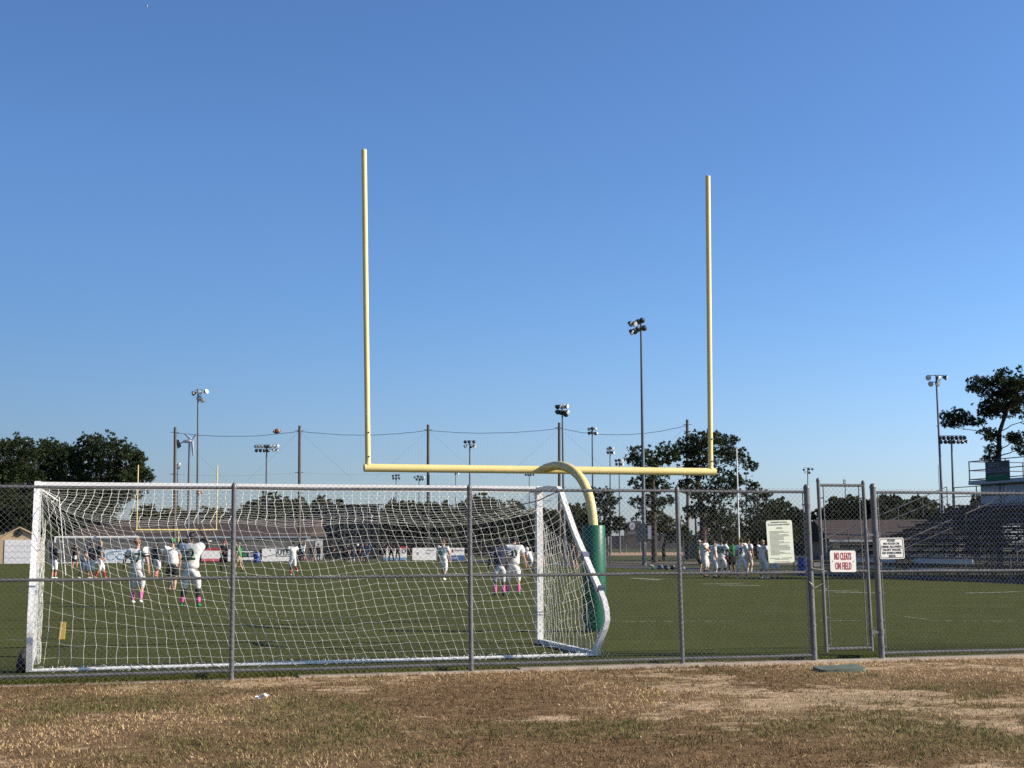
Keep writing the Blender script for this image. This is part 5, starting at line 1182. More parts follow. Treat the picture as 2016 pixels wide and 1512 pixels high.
# round emblem board
bl, br = base_at(1228, 284, GZ), base_at(1263, 284, GZ); zt = hz(1245, 284, 1026); z0 = hz(1245, 284, 1056)
root = thing('emblem_board', (bl + br) / 2, 'dark grey board with pale oval emblem above the grey ball field fence', 'scoreboard')
ft = lambda px, z_: Vector((base_at(px, 283.7).x, 283.7, z_))
bd = [ft(1229, z0), ft(1263, z0), ft(1263, zt), ft(1247, zt + .05), ft(1232, zt - .4), ft(1229, zt - 1.2)]
MB().prism(bd, [q + Vector((0, .25, 0)) for q in bd]).build('board', M['board_grey'], root, smooth=False)
c = at(1244.5, 1035.5, 283.6); m_ = MB(); m_.prism([c + Vector((.56 * math.cos(t), -.04, .76 * math.sin(t))) for t in np.linspace(0, 2*PI, 20, endpoint=False)], [c + Vector((.56 * math.cos(t), .02, .76 * math.sin(t))) for t in np.linspace(0, 2*PI, 20, endpoint=False)])
em = m_.build('emblem', M['box_wall'], root, smooth=False)
m_ = MB(); m_.bar(c + Vector((-.25, -.06, -.3)), c + Vector((.25, -.06, .3)), .14, .03, Vector((1, 0, 0))); m_.bar(c + Vector((.05, -.06, .05)), c + Vector((.34, -.06, -.2)), .12, .03, Vector((0, 0, 1))); m_.build('emblem_mark', M['ink_grey'], em, smooth=False)
text('lettering', "Tin'a 8", .55, at(1243, 1049, 283.5), (1, 0, 0), Z, M['box_wall'], root)
for px in (1232, 1260): q = base_at(px, 284.3); MB().tube([q, Vector((q.x, q.y, zt))], .12, 8).build('post', M['steel_pole'], root)
# equipment cabinets on the tall pole
p = at(1269, 1062, 112.4)
root = thing('electrical_cabinet', p, 'dark and pale grey electrical boxes strapped to the tallest light pole', 'electrical box')
MB().obox(at(1263, 1049, 112.5), (.36, 0, 0), (0, .25, 0), Z * .72).build('cabinet', M['lamp_shell'], root, smooth=False)
MB().obox(at(1278.5, 1048, 112.45), (.14, 0, 0), (0, .15, 0), Z * .52).build('meter_box', M['box_wall'], root, smooth=False)
m_ = MB(); m_.tube([at(1279, 1061, 112.5), at(1272, 1072, 112.6), at(1271.5, 1108, 112.7)], .05, 6); m_.build('conduit', M['galv'], root)
# utility post by the tree
b = base_at(1372, 150, GZ); t = at(1369, 1018, 150)
tag(MB().tube([b, t], [.12, .10], 8).build('timber_post', M['wood_pole'], loc=b), 'short pale timber post in front of the central pines', 'post')

# ------------------------------------------------------------------ banners on the far fence
def banner(label, pxl, pxr, ptop, pbot, y, m_):
    bl, br = farline(pxl, FLN - .12), farline(pxr, FLN - .12); c = (bl + br) / 2
    zt = hz((pxl + pxr) / 2, c.y, ptop); zb = hz((pxl + pxr) / 2, c.y, pbot); bl.z = br.z = zb; c.z = zb
    root = thing('banner', c, label, 'banner', 'advertising banners on the far fence')
    w_, h_ = (br - bl).length, zt - zb; n_ = -V
    MB().obox((bl + br) / 2 + Z * h_ / 2, U * w_ / 2, V * .015, Z * h_ / 2).build('sheet', m_, root, smooth=False)
    def P_(u_, v_, o_=.02): return bl + U * (w_ * u_) + Z * (h_ * v_) + n_ * (o_ + .015)
    def rect(x0, x1, z0, z1, mm, nm='print'):
        MB().obox(P_((x0 + x1) / 2, (z0 + z1) / 2, .006), U * (w_ * (x1 - x0) / 2), V * .004, Z * h_ * (z1 - z0) / 2).build(nm, mm, root, smooth=False)
    return root, rect, P_, w_, h_
YB = 138.0
root, rect, P_, w_, h_ = banner('pale blue banner with blue oval outlines near the far soccer goal', 203, 287, 1082, 1106, YB, M['banner_blue'])
m_ = MB()
for u_ in (.20, .45, .72): m_.tube([P_(u_ + .11 * math.cos(t), .42 + .24 * math.sin(t)) for t in np.linspace(0, 2*PI, 17)], .03, 4)
m_.tube([P_(.02, .1), P_(.05, .6), P_(.2, .82), P_(.42, .9)], .05, 5); m_.build('blue_ovals', M['ink_steel'], root)
m_ = MB(); q_ = random.Random(4)
for i in range(14): u_ = .55 + .4 * i / 14; m_.obox(P_(u_, .8 + .02 * (i % 2)), U * .05, V * .004, Z * .03)
m_.build('lettering', M['ink_blue'], root, smooth=False)
root, rect, P_, w_, h_ = banner('white banner with dark red top and pink red bottom stripe', 397, 436, 1079, 1105, YB, M['banner_white'])
rect(0, 1, .80, 1.0, M['ink_red'], 'top_stripe'); rect(0, 1, 0, .20, M['ink_pink'], 'bottom_stripe'); rect(.1, .9, .87, .92, M['ink_pink'], 'small_print')
root, rect, P_, w_, h_ = banner('plain cream banner beside the man in the dark jacket', 449, 462, 1082, 1105, YB, M['banner_white']); rect(.1, .9, .45, .5, M['ink_grey'], 'fold')
root, rect, P_, w_, h_ = banner('dark green banner with white marks left of the blue drum', 476, 501, 1084, 1103, YB, M['dark_panel'])
rect(.05, .95, .86, .94, M['banner_white'], 'top_line'); rect(.1, .38, .4, .7, M['ink_green'], 'print'); rect(.55, .9, .4, .7, M['ink_grey'], 'print'); rect(.05, .95, .1, .3, M['banner_white'], 'print'); rect(.05, .95, .02, .07, M['banner_white'], 'print')
root, rect, P_, w_, h_ = banner('white banner with a boxed UTE logo and a dark swoosh', 516, 574, 1080, 1105, YB, M['banner_white'])
text('lettering', 'UTE', .62, P_(.72, .66), U, Z, M['black_ink'], root, bold=.02)
m_ = MB(); bx = [P_(.50, .42), P_(.98, .42), P_(.98, .94), P_(.50, .94), P_(.50, .42)]; m_.tube(bx, .035, 4); m_.tube([P_(.06, .38), P_(.15, .36), P_(.34, .5), P_(.46, .56)], .03, 4); m_.build('logo_box', M['black_ink'], root)
m_ = MB(); m_.ball(P_(.28, .86), .10, .012, .08, 10, 6); m_.build('print', M['ink_grey'], root)
root, rect, P_, w_, h_ = banner('white banner with round grey logo, red corner and blue foot behind three players', 752, 801, 1076, 1103, YB, M['banner_white'])
rect(0, 1, 0, .2, M['ink_steel'], 'bottom_stripe'); rect(.7, .98, .84, 1.0, M['ink_red'], 'red_corner')
m_ = MB(); m_.tube([P_(.90 + .075 * math.cos(t), .68 + .14 * math.sin(t)) for t in np.linspace(0, 2*PI, 15)], .05, 5); m_.build('round_logo', M['ink_grey'], root)
root, rect, P_, w_, h_ = banner('white banner with faint grey figures right of the sideline crowd', 812, 859, 1078.5, 1103, YB, M['banner_white'])
rect(.18, .26, .45, .65, M['ink_grey']); rect(.6, .9, .74, .84, M['ink_grey']); rect(.55, .75, .5, .6, M['ink_grey'])
root, rect, P_, w_, h_ = banner('white and blue banner with a red letter beside the ginger haired player', 876, 914, 1078.5, 1103, YB, M['banner_white'])
rect(0, 1, 0, .40, M['ink_blue'], 'bottom_stripe'); rect(.34, .44, .62, .88, M['ink_red'], 'letter'); rect(.5, .95, .72, .84, M['ink_grey'], 'print'); rect(.05, .25, .72, .84, M['ink_grey'], 'print'); rect(.1, .7, .14, .24, M['banner_white'], 'print')
# drums, cones, chair
def drum(px, y, h_, r, label, m_):
    p = base_at(px, y, GZ); root = thing('drum', p, label, 'drum', 'blue plastic drums')
    MB().lathe(p, Z, [(0, r * .94), (.05, r), (h_ * .33, r), (h_ * .35, r * 1.04), (h_ * .37, r), (h_ * .64, r), (h_ * .66, r * 1.04), (h_ * .68, r), (h_ * .96, r), (h_, r * .93)], 16).build('barrel', m_, root)
    MB().lathe(p + Z * (h_ - .02), Z, [(0, r * .96), (.05, r * .96), (.06, r * .8)], 16).build('lid', M['lamp_shell'], root)
drum(506, 137.0, 1.05, .30, 'blue drum left of the banner with the boxed logo', M['barrel_blue'])
drum(1581, 72.0, 0.98, .31, 'blue drum seen between the rules sign and the gate post', M['barrel_blue'])
for px, py, lb in ((848, 1102, 'orange cone before the white banner'), (886, 1105, 'orange cone beside the ginger haired player'), (1070, 1112, 'orange cone seen through the near goal side net')):
    p = gp(px, py); o = MB(); o.lathe(p + Z * .03, Z, [(0, .14), (.3, .07), (.62, .03), (.63, 0)], 12); o.obox(p + Z * .02, (.19, 0, 0), (0, .19, 0), Z * .02)
    o_ = o.build('traffic_cone', M['cone_orange'], loc=p); tag(o_, lb, 'cone', 'orange cones')
    MB().lathe(p + Z * .30, Z, [(0, .085), (.1, .065)], 12).build('band', M['white_plain'], o_)
# orange cooler on the fence line
p = gp(411, 1104) ; p = Vector((at(411, 1090, 140).x, 139.5, GZ))
root = thing('cooler', p, 'orange drink cooler standing behind the red and white banner', 'cooler')
MB().lathe(p + Z * 1.45, Z, [(0, .34), (.55, .38), (.62, .38)], 14).build('tank', M['cone_orange'], root); MB().lathe(p + Z * 2.07, Z, [(0, .39), (.1, .39), (.13, .2)], 14).build('lid', M['sign_white'], root)
MB().obox(p + Z * .72, (.4, 0, 0), (0, .35, 0), Z * .72).build('stand', M['lamp_shell'], root, smooth=False)

# ================================================================== bleachers and press box
bl_root = thing('bleachers', fld(31, 25, GZ), 'dark aluminium bleachers in shade on the right side of the field', 'bleachers')
NR = 11; u_f, u_b = 28.6, 36.2; v0, v1 = 6.0, 40.0; zf, zb_ = 0.75, 3.55
def row_v1(i): return v1 + (2.6 if i < 4 else 0.0)
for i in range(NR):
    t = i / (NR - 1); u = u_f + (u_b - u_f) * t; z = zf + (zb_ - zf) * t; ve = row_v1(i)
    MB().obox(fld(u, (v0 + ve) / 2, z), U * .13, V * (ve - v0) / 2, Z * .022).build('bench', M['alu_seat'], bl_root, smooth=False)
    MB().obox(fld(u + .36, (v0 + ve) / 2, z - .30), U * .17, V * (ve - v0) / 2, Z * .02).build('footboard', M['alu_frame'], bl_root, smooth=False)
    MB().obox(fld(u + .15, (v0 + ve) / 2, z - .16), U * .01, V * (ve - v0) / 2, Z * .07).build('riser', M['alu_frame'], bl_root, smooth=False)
m_ = MB()
v = v0
while v <= v1 + .1:
    m_.tube([fld(u_f, v, zf - .1), fld(u_b + .3, v, zb_ - .1)], .04, 5)
    for i in range(0, NR, 2):
        t = i / (NR - 1); m_.tube([fld(u_f + (u_b - u_f) * t, v, GZ), fld(u_f + (u_b - u_f) * t, v, zf + (zb_ - zf) * t - .05)], .03, 5)
    m_.tube([fld(u_f, v, GZ + .1), fld(u_b, v, zb_ - .3)], .025, 5)
    v += 1.85
m_.build('understructure', M['alu_frame'], bl_root)
m_ = MB()
for ve in (v1 + .15,):
    for i in range(0, NR, 2):
        t = i / (NR - 1); p = fld(u_f + (u_b - u_f) * t, ve, zf + (zb_ - zf) * t); m_.tube([p, p + Z * 1.05], .025, 6)
    for dz in (.55, 1.05): m_.tube([fld(u_f, ve, zf + dz), fld(u_b, ve, zb_ + dz)], .025, 6)
for dz in (.5, 1.0): m_.tube([fld(u_b + .35, v0, zb_ + dz), fld(u_b + .35, v1, zb_ + dz)], .025, 6)
v = v0
while v < v1 + .1: m_.tube([fld(u_b + .35, v, GZ), fld(u_b + .35, v, zb_ + 1.0)], .03, 6); v += 2.0
m_.build('guard_rail', M['galv'], bl_root)
for va in (33.0, 24.0, 17.0):
    m_ = MB()
    for i0, i1 in ((0, 4), (5, 9)):
        pa = lambda i, dz: fld(u_f + (u_b - u_f) * i / (NR - 1), va, zf + (zb_ - zf) * i / (NR - 1) + dz)
        m_.tube([pa(i0, 0), pa(i0, .85), pa(i1, .85), pa(i1, 0)], .028, 6); m_.tube([pa(i0, .45), pa(i1, .45)], .02, 6)
    m_.build('aisle_rail', M['galv'], bl_root)
# front walkway fence
far_fence('low chain link fence along the front of the bleachers', [fld(27.9, 42, GZ), fld(27.9, 5, GZ)], 1.05, 3.0, None, vstep=.14)
# team benches on the walk
for va, lb in ((27.5, 'long aluminium team bench before the bleachers, right of the gate'), (33.5, 'aluminium team bench before the bleachers, farther from the camera')):
    p = fld(27.2, va, 0); root = thing('team_bench', p, lb, 'bench', 'team benches')
    MB().obox(p + Z * .46, U * .14, V * 2.2, Z * .025).build('seat', M['box_wall'], root, smooth=False); MB().obox(p + Z * .80 + U * .17, U * .02, V * 2.2, Z * .10).build('backrest', M['box_wall'], root, smooth=False)
    for dv in (-1.8, 0, 1.8): MB().tube([p + V * dv + U * -.1, p + V * dv + U * -.1 + Z * .44, p + V * dv + U * .15 + Z * .46, p + V * dv + U * .18 + Z * .85], .025, 6).build('leg', M['alu_frame'], root)
# press box
pb = thing('press_box', fld(38.5, 27, GZ), 'pale grey press box with railed roof deck behind the bleachers', 'press box')
pu0, pu1, pv0, pv1 = 36.6, 41.0, 14.0, 37.7; zfl, ztp = 2.65, 4.62
c = fld((pu0 + pu1) / 2, (pv0 + pv1) / 2, (zfl + ztp) / 2); MB().obox(c, U * (pu1 - pu0) / 2, V * (pv1 - pv0) / 2, Z * (ztp - zfl) / 2).build('wall', M['box_wall'], pb, smooth=False)
MB().obox(fld((pu0 + pu1) / 2, (pv0 + pv1) / 2, ztp + .10), U * ((pu1 - pu0) / 2 + .35), V * ((pv1 - pv0) / 2 + .55), Z * .10).build('roof_deck', M['box_wall'], pb, smooth=False)
m_ = MB(); m_.obox(fld(pu0 - .012, (pv0 + pv1) / 2, zfl + .35), U * .015, V * ((pv1 - pv0) / 2), Z * .025)
for i in range(1, 12): m_.obox(fld(pu0 - .012, pv0 + (pv1 - pv0) * i / 12, (zfl + ztp) / 2), U * .012, V * .02, Z * (ztp - zfl) / 2)
m_.build('wall_joint', M['ink_grey'], pb, smooth=False)
for i in range(5): MB().obox(fld(pu0 - .02, pv0 + 1.5 + i * 2.7, zfl + 1.15), U * .03, V * 1.0, Z * .40).build('window', M['window'], pb, smooth=False)
m_ = MB()
for (a_, b2) in (((pu0 - .3, pv0 - .5), (pu0 - .3, pv1 + .5)), ((pu1 + .3, pv0 - .5), (pu1 + .3, pv1 + .5)), ((pu0 - .3, pv1 + .5), (pu1 + .3, pv1 + .5))):
    A_, B_ = fld(*a_, ztp + .2), fld(*b2, ztp + .2)
    for dz in (.08, .55, 1.02): m_.tube([A_ + Z * dz, B_ + Z * dz], .028, 6)
    n = int((B_ - A_).length / 1.5)
    for i in range(n + 1): q = A_.lerp(B_, i / n); m_.tube([q, q + Z * 1.05], .032, 6)
m_.build('deck_rail', M['galv'], pb)
m_ = MB()
for v in np.linspace(pv0 + .3, pv1 - .3, 8):
    for u in (pu0 + .3, pu1 - .3): m_.tube([fld(u, v, GZ), fld(u, v, zfl)], .07, 6)
m_.build('stilt', M['alu_frame'], pb)
# banner on the deck rail
bc = fld(pu0 - .36, 35.7, ztp + .62); bn = thing('deck_banner', bc, 'green and dark grey BRICK DRAGONS banner tied to the press box roof rail', 'banner')
hv, hz_ = 1.0, .50
MB().obox(bc, U * .015, V * hv, Z * hz_).build('sheet', M['board_grey'], bn, smooth=False)
MB().obox(bc - U * .018 - Z * .34, U * .006, V * hv, Z * .15).build('green_stripe', M['ink_green'], bn, smooth=False)
text('lettering', 'BRICK', .30, bc - U * .02 + Z * .30 + V * .25, -V, Z, M['ink_grey'], bn, bold=.008, xscale=1.15)
text('lettering', 'DRAGONS', .36, bc - U * .02 + Z * .02, -V, Z, M['ink_grey'], bn, bold=.008, xscale=1.12)
MB().obox(bc - U * .026 - Z * .24, U * .004, V * hv * .6, Z * .02).build('small_print', M['ink_grey'], bn, smooth=False)
b_ = base_at(1855, 148); t_ = at(1847, 915, 148)
tag(MB().tube([b_, t_], [.05, .03], 6).build('antenna_mast', M['steel_pole'], loc=b_), 'thin mast just left of the tall pole by the right pine', 'mast')
# ================================================================== trees
def tufts(blobs, density, size, rg, spiky=True, nl=13):
    size = size * .78
    """needle tufts over lumpy blobs: blobs are (centre, rx, ry, rz)"""
    C, Nn = [], []
    for (c, rx, ry, rz) in blobs:
        n = max(8, int(3.3 * density * (rx * ry + ry * rz + rx * rz) * 4.2 / 3 / (size * size)))
        d = rg.normal(0, 1, (n, 3)); d /= np.linalg.norm(d, axis=1, keepdims=True)
        rr = rg.random(n) ** 0.28
        lump = 1 + 0.2 * np.sin(d[:, 0] * 5 + c[0]) * np.sin(d[:, 1] * 4.3 + c[1]) + 0.22 * np.sin(d[:, 2] * 7 + d[:, 0] * 6 + c[2])
        P = np.array(c) + d * np.array([rx, ry, rz]) * (rr * lump)[:, None]
        P += rg.normal(0, size * .35, P.shape)
        C.append(P); Nn.append(d)
    C = np.concatenate(C); Nn = np.concatenate(Nn); n = len(C)
    s = size * (0.6 + 0.8 * rg.random(n))
    # each tuft: nl needle sprays (narrow quads) fanning out and up
    d = rg.normal(0, 1, (n, nl, 3)) + Nn[:, None, :] * 0.9 + np.array([0, 0, 0.55]); d /= np.linalg.norm(d, axis=2, keepdims=True)
    a = rg.normal(0, 1, (n, nl, 3)); x = np.cross(d, a); x /= np.linalg.norm(x, axis=2, keepdims=True)
    L = s[:, None, None] * (0.6 + 0.5 * rg.random((n, nl, 1))); W = s[:, None, None] * (0.17 if spiky else 0.30)
    b0 = C[:, None, :]; mid = b0 + d * L * 0.55; tip = b0 + d * L
    v = np.stack([b0 + 0 * x, mid + x * W, tip, mid - x * W], 2).reshape(-1, 3)
    i = np.arange(n * nl)[:, None] * 4
    return v, i + np.array([[0, 1, 2, 3]])
def limb(m_, a, b, r0_, r1_, rg, wob=.06):
    a, b = Vector(a), Vector(b); L = (b - a).length; pts = []
    n = 6
    for i in range(n + 1):
        t = i / n; p = a.lerp(b, t) + Z * L * .10 * math.sin(PI * t) * .6
        if 0 < i < n: p += Vector(rg.normal(0, wob * L * .35, 3))
        pts.append(p)
    m_.tube(pts, [r0_ + (r1_ - r0_) * i / n for i in range(n + 1)], 7)
def tree(label, base, top, blobs, r, seed, m=None, density=.55, size=.42, group=None, name='pine_tree', trunk_pts=None, spiky=True, nl=13, nlimb=99):
    rg = np.random.default_rng(seed); root = thing(name, base, label, 'tree', group)
    tm = MB(); pts = trunk_pts or [base, base.lerp(top, .35) + Vector((rg.normal(0, .12), 0, 0)), base.lerp(top, .7) + Vector((rg.normal(0, .18), 0, 0)), top]
    pts = [Vector(p) for p in pts]; n = len(pts)
    tm.tube(pts, [r * (1.15 - .85 * i / (n - 1)) for i in range(n)], 9)
    for (c, rx, ry, rz) in sorted(blobs, key=lambda q: -q[1])[:nlimb]:
        c = Vector(c); best = None
        for i in range(n - 1):
            for t in (0, .25, .5, .75):
                p = pts[i].lerp(pts[i+1], t)
                if p.z < c.z - .2:
                    sc = abs((c.z - p.z) - .45 * math.hypot(c.x - p.x, c.y - p.y)) + .1 * (c - p).length
                    if best is None or sc < best[0]: best = (sc, p, i + t)
        if best: 
            rl = r * (1.15 - .85 * best[2] / (n - 1)) * .26; limb(tm, best[1], c, rl, rl * .3, rg)
            for _ in range(2):
                e = c + Vector(rg.normal(0, 1, 3) * np.array([rx, ry, rz]) * .6); limb(tm, best[1].lerp(c, .72), e, rl * .35, rl * .12, rg)
    tm.build('trunk', M['bark'], root)
    v, f = tufts(blobs, density, size, rg, spiky, nl); np_mesh('crown', v, f, m or M['pine'], root)
    return root
def pxblob(px, py, rx, rz, y, ry=None, dy=0.0):
    k = ppm(y + dy); c = at(px, py, y + dy); return (tuple(c), rx / k, (ry if ry else max(rx, rz)) / k, rz / k)
G1 = 'pines at the left'
# left pines
def pine_px(label, px_base, y, spec, seed, group=None, r=.28, top=None, rand=0, size=.42, density=.55, m=None, **kw):
    rg = random.Random(seed); b = base_at(px_base, y, GZ); bl = []
    for (px, py, rx, rz) in spec:
        bl.append(pxblob(px, py, rx, rz, y, dy=rg.uniform(-1, 1) * rx / ppm(y) * 1.1))
        for _ in range(rand):
            a_ = rg.uniform(0, 2*PI); q = rg.uniform(.6, 1.0)
            bl.append(pxblob(px + rx * q * math.cos(a_), py + rz * q * math.sin(a_), rx * rg.uniform(.25, .42), rz * rg.uniform(.28, .45), y, dy=rg.uniform(-1.2, .6) * rx / ppm(y)))
    tp = at(px_base if top is None else top[0], min(s_[1] for s_ in spec) + 8 if top is None else top[1], y)
    kw.setdefault('nlimb', min(len(spec), 12)); return tree(label, b, tp, bl, r, seed, density=density, size=size, group=group, m=m, **kw)
pine_px('dense dark pine at the left edge of the picture', 20, 172, [(18, 905, 52, 40), (40, 880, 38, 20), (-10, 955, 60, 45), (38, 960, 50, 40), (5, 1015, 50, 30), (60, 1010, 40, 28)], 1, G1, rand=5)
pine_px('dense round pine between the left edge pine and the spreading pine', 105, 180, [(104, 890, 34, 24), (85, 915, 48, 32), (128, 925, 40, 34), (95, 970, 52, 40), (140, 985, 40, 40), (100, 1025, 60, 26)], 2, G1, rand=5)
pine_px('broad spreading pine with ragged right side, left of the far goalpost', 205, 174, [(215, 885, 40, 26), (175, 905, 36, 28), (245, 915, 36, 30), (205, 940, 55, 34), (265, 935, 26, 18), (282, 938, 20, 10), (270, 905, 16, 14), (165, 870, 12, 10), (240, 965, 45, 25), (185, 985, 50, 32), (290, 930, 12, 6)], 3, G1, rand=5)
pine_px('lower dark pine behind the near goal left post', 150, 166, [(150, 1000, 46, 32), (120, 1040, 40, 24), (185, 1020, 40, 22), (165, 1050, 44, 20)], 4, G1, rand=4)
pine_px('dark pine behind the garage shed', 20, 158, [(10, 1000, 44, 34), (55, 1010, 34, 32), (70, 1045, 34, 30), (-15, 1030, 36, 30)], 5, G1, rand=4)
# far tree line
rl = random.Random(8); G2 = 'distant tree line'
line_ = [(288, 1000, 26), (318, 1012, 22), (350, 1005, 24), (382, 1010, 22), (415, 1003, 22), (447, 1008, 22), (478, 1002, 20), (505, 992, 22), (532, 978, 24), (560, 985, 22), (588, 984, 20), (612, 1008, 18), (634, 985, 22), (655, 992, 18), (760, 1008, 18), (785, 990, 24), (815, 992, 22), (840, 1000, 18), (862, 992, 24), (890, 1004, 20), (915, 994, 22), (945, 978, 28), (975, 992, 22), (1002, 990, 24), (1030, 1004, 20), (1075, 1000, 22), (1098, 1010, 18), (1128, 995, 20), (1152, 1000, 18)]
descr = ['dark round', 'olive', 'low dark', 'pale green', 'tall dark']
refs = ['above the brown field house roof, {} of the row from the left']
ordn = ['first', 'second', 'third', 'fourth', 'fifth', 'sixth', 'seventh', 'eighth', 'ninth', 'tenth', 'eleventh', 'twelfth', 'thirteenth', 'fourteenth', 'fifteenth', 'sixteenth', 'seventeenth', 'eighteenth', 'nineteenth', 'twentieth', 'twenty-first', 'twenty-second', 'twenty-third', 'twenty-fourth', 'twenty-fifth', 'twenty-sixth', 'twenty-seventh', 'twenty-eighth', 'twenty-ninth', 'thirtieth']
for i, (px, tp, w_) in enumerate(line_):
    y = 215 + rl.uniform(-14, 22); k = ppm(y)
    spec = [(px, tp + 14, w_ * .85, 16), (px - w_ * .35, tp + 32, w_ * 1.0, 22), (px + w_ * .4, tp + 30, w_ * .95, 22), (px, tp + 52, w_ * 1.25, 26), (px + rl.uniform(-6, 6), 1070, w_ * 1.1, 18)]
    pine_px('far tree behind the field house and sideline, ' + ordn[i] + ' of the tree line from the left', px, y, spec, 100 + i, G2, r=.25, rand=2, size=.75, density=.62, spiky=False, m=[M['pine_far'], M['broad'], M['pine'], M['pine_far'], M['broad']][rl.randrange(5)], nl=9)
rl2 = [(1500, 1010, 20), (1530, 985, 14), (1552, 995, 16), (1575, 1012, 14), (1620, 1002, 20), (1642, 985, 18), (1672, 980, 22), (1700, 990, 18), (1726, 985, 18), (1745, 975, 24), (1775, 988, 20), (1806, 982, 26), (1838, 992, 20), (1862, 1000, 16), (1890, 998, 20), (1915, 1000, 20), (1950, 1000, 24)]
for i, (px, tp, w_) in enumerate(rl2):
    y = 205 + rl.uniform(-12, 20)
    spec = [(px, tp + 13, w_ * .8, 15), (px - w_ * .35, tp + 29, w_ * .95, 20), (px + w_ * .4, tp + 28, w_ * .95, 20), (px, tp + 50, w_ * 1.2, 25), (px, 1065, w_ * 1.1, 18)]
    pine_px('far tree behind the gate and bleachers, ' + ordn[i] + ' of that row from the left', px, y, spec, 200 + i, 'distant trees on the right', r=.25, rand=2, size=.7, density=.62, spiky=False, m=[M['pine'], M['pine_far'], M['pine_far']][rl.randrange(3)], nl=9)
# central pines
G3 = 'central pines'
pine_px('tall dark pine with flat tiers behind the right goalpost upright', 1382, 132, [(1385, 862, 34, 14), (1360, 876, 30, 14), (1412, 872, 34, 18), (1350, 892, 26, 10), (1436, 890, 22, 14), (1390, 900, 40, 16), (1455, 905, 26, 12), (1478, 918, 12, 9), (1372, 925, 36, 14), (1425, 940, 34, 18), (1360, 960, 28, 14), (1405, 975, 36, 18), (1440, 965, 22, 12), (1375, 1005, 34, 14), (1420, 1010, 30, 18), (1470, 950, 16, 8), (1486, 958, 10, 5)], 31, G3, r=.32, rand=2, size=.34, density=.46,
        trunk_pts=[base_at(1384, 132, GZ), at(1384, 1020, 132), at(1374, 960, 132), at(1372, 920, 132), at(1384, 870, 132)])
pine_px('slender pine with two tufted heads right of the tallest light pole', 1275, 128, [(1262, 890, 24, 14), (1248, 905, 14, 9), (1312, 885, 22, 12), (1300, 905, 24, 12), (1322, 902, 14, 8), (1270, 915, 26, 10), (1285, 940, 30, 12), (1262, 955, 22, 10), (1295, 962, 26, 12), (1258, 990, 20, 9), (1285, 990, 26, 14), (1310, 985, 14, 8), (1272, 1015, 22, 10)], 32, G3, r=.24, rand=2, size=.34, density=.44,
        trunk_pts=[base_at(1288, 128, GZ), at(1287, 1020, 128), at(1285, 950, 128), at(1290, 915, 128), at(1296, 890, 128)])
pine_px('small leaning pine between the green pad and the emblem board', 1192, 136, [(1180, 972, 24, 10), (1206, 985, 14, 9), (1172, 992, 20, 9), (1190, 1005, 22, 10), (1165, 1020, 16, 8), (1208, 1030, 26, 10), (1222, 1038, 14, 7), (1185, 1040, 30, 10), (1150, 1030, 18, 9), (1160, 1048, 22, 10)], 33, G3, r=.22, rand=3, size=.32, density=.45)
pine_px('bushy yellow green tree low under the central pines', 1420, 146, [(1415, 1040, 30, 22), (1395, 1055, 24, 16), (1440, 1058, 24, 16), (1425, 1020, 20, 14)], 34, G3, r=.2, rand=3, m=M['broad'], size=.4)
pine_px('bushy olive tree low behind the tallest light pole', 1308, 150, [(1300, 1030, 30, 18), (1325, 1040, 26, 16), (1285, 1045, 24, 16), (1340, 1055, 24, 14)], 35, G3, r=.2, rand=3, m=M['broad'], size=.4)
pine_px('thin airy tree right of the pale foul pole', 1492, 150, [(1480, 975, 22, 12), (1500, 985, 22, 14), (1470, 995, 20, 12), (1510, 1000, 16, 12), (1490, 1010, 26, 14), (1468, 1030, 24, 18), (1510, 1035, 22, 18)], 36, G3, r=.18, rand=2, m=M['pine_far'], size=.36, density=.32)
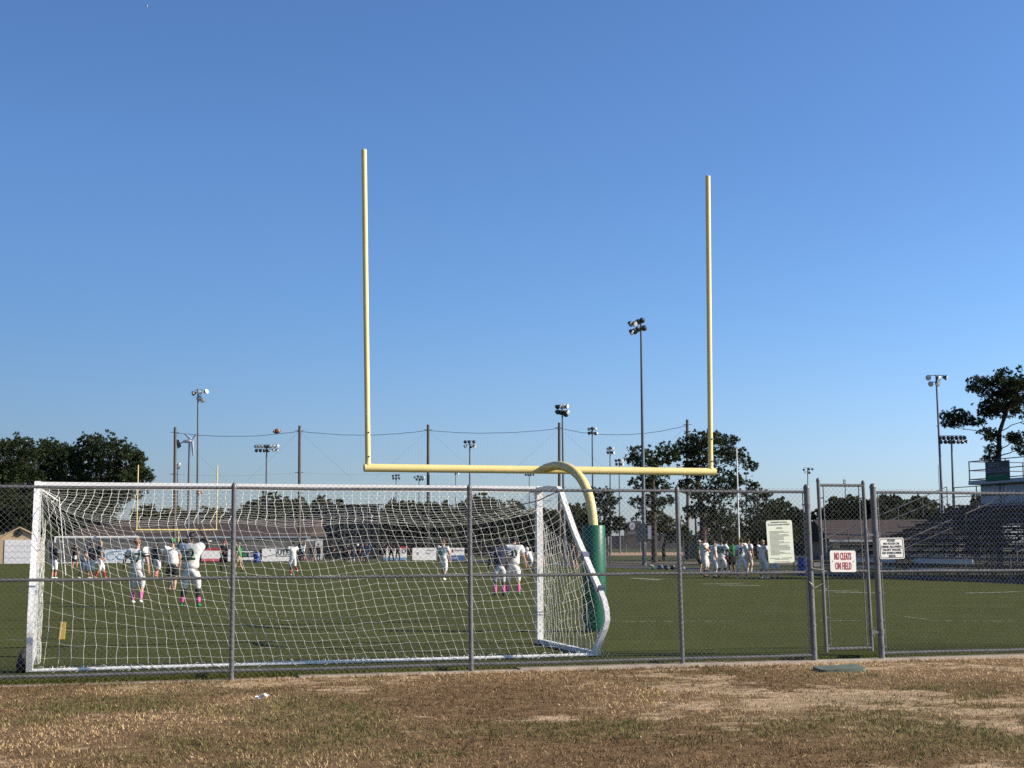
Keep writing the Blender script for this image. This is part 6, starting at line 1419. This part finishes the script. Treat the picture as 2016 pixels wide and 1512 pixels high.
pine_px('dark low tree row behind the right sideline players', 1480, 170, [(1475, 1050, 30, 22), (1510, 1052, 30, 22), (1550, 1050, 28, 22), (1590, 1045, 26, 26), (1455, 1060, 20, 16)], 37, G3, r=.22, rand=3)
# big right pine
pine_px('big dark pine with a long left limb above the press box', 1965, 92, [(1990, 748, 34, 20), (1955, 765, 40, 16), (1925, 750, 20, 7), (1918, 765, 14, 6), (2020, 770, 40, 26), (1985, 785, 46, 18), (1948, 800, 26, 12), (1975, 808, 34, 14), (1940, 812, 16, 9), (1885, 818, 22, 12), (1866, 822, 16, 9), (1902, 828, 18, 8), (1872, 835, 20, 6), (1925, 830, 16, 5), (1945, 850, 18, 6), (1952, 862, 18, 6), (1955, 885, 14, 8), (1948, 905, 16, 7), (2010, 865, 24, 12), (2025, 885, 26, 12), (1990, 860, 14, 6), (2040, 820, 30, 18)], 41, 'central pines', r=.17, rand=3, size=.20, density=.5,
        trunk_pts=[base_at(1966, 92, GZ), at(1966, 900, 92), at(1968, 850, 92), at(1980, 815, 92), at(1996, 780, 92), at(2000, 750, 92)])
pine_px('dark pine tip just left of the press box wall', 1925, 150, [(1922, 985, 14, 10), (1930, 1005, 18, 14), (1915, 1020, 16, 16)], 42, 'distant trees on the right', rand=2)

# pines standing behind the bleachers; they shade the seats and the right sideline
for i, (x, y, h_) in enumerate([(38, 63, 14.5), (42, 71, 15), (44, 80, 15.5), (46, 90, 15), (48, 100, 15.5), (50, 56, 15), (47, 53, 12.5), (52, 47.5, 12)]):
    b = Vector((x, y, GZ)); rg_ = random.Random(60 + i)
    bl = [((x + rg_.uniform(-1.6, 1.6), y + rg_.uniform(-1.6, 1.6), h_ * t), 2.6 * (1.25 - t) + 1.0, 2.6 * (1.25 - t) + 1.0, 1.25) for t in (.4, .5, .6, .68, .76, .84, .92)]
    tree('tall tiered pine behind the bleachers beyond the press box, ' + ordn[i] + ' of its row', b, b + Z * h_ * .95, bl, .28, 70 + i, size=.5, density=.5, group='pines behind the bleachers')
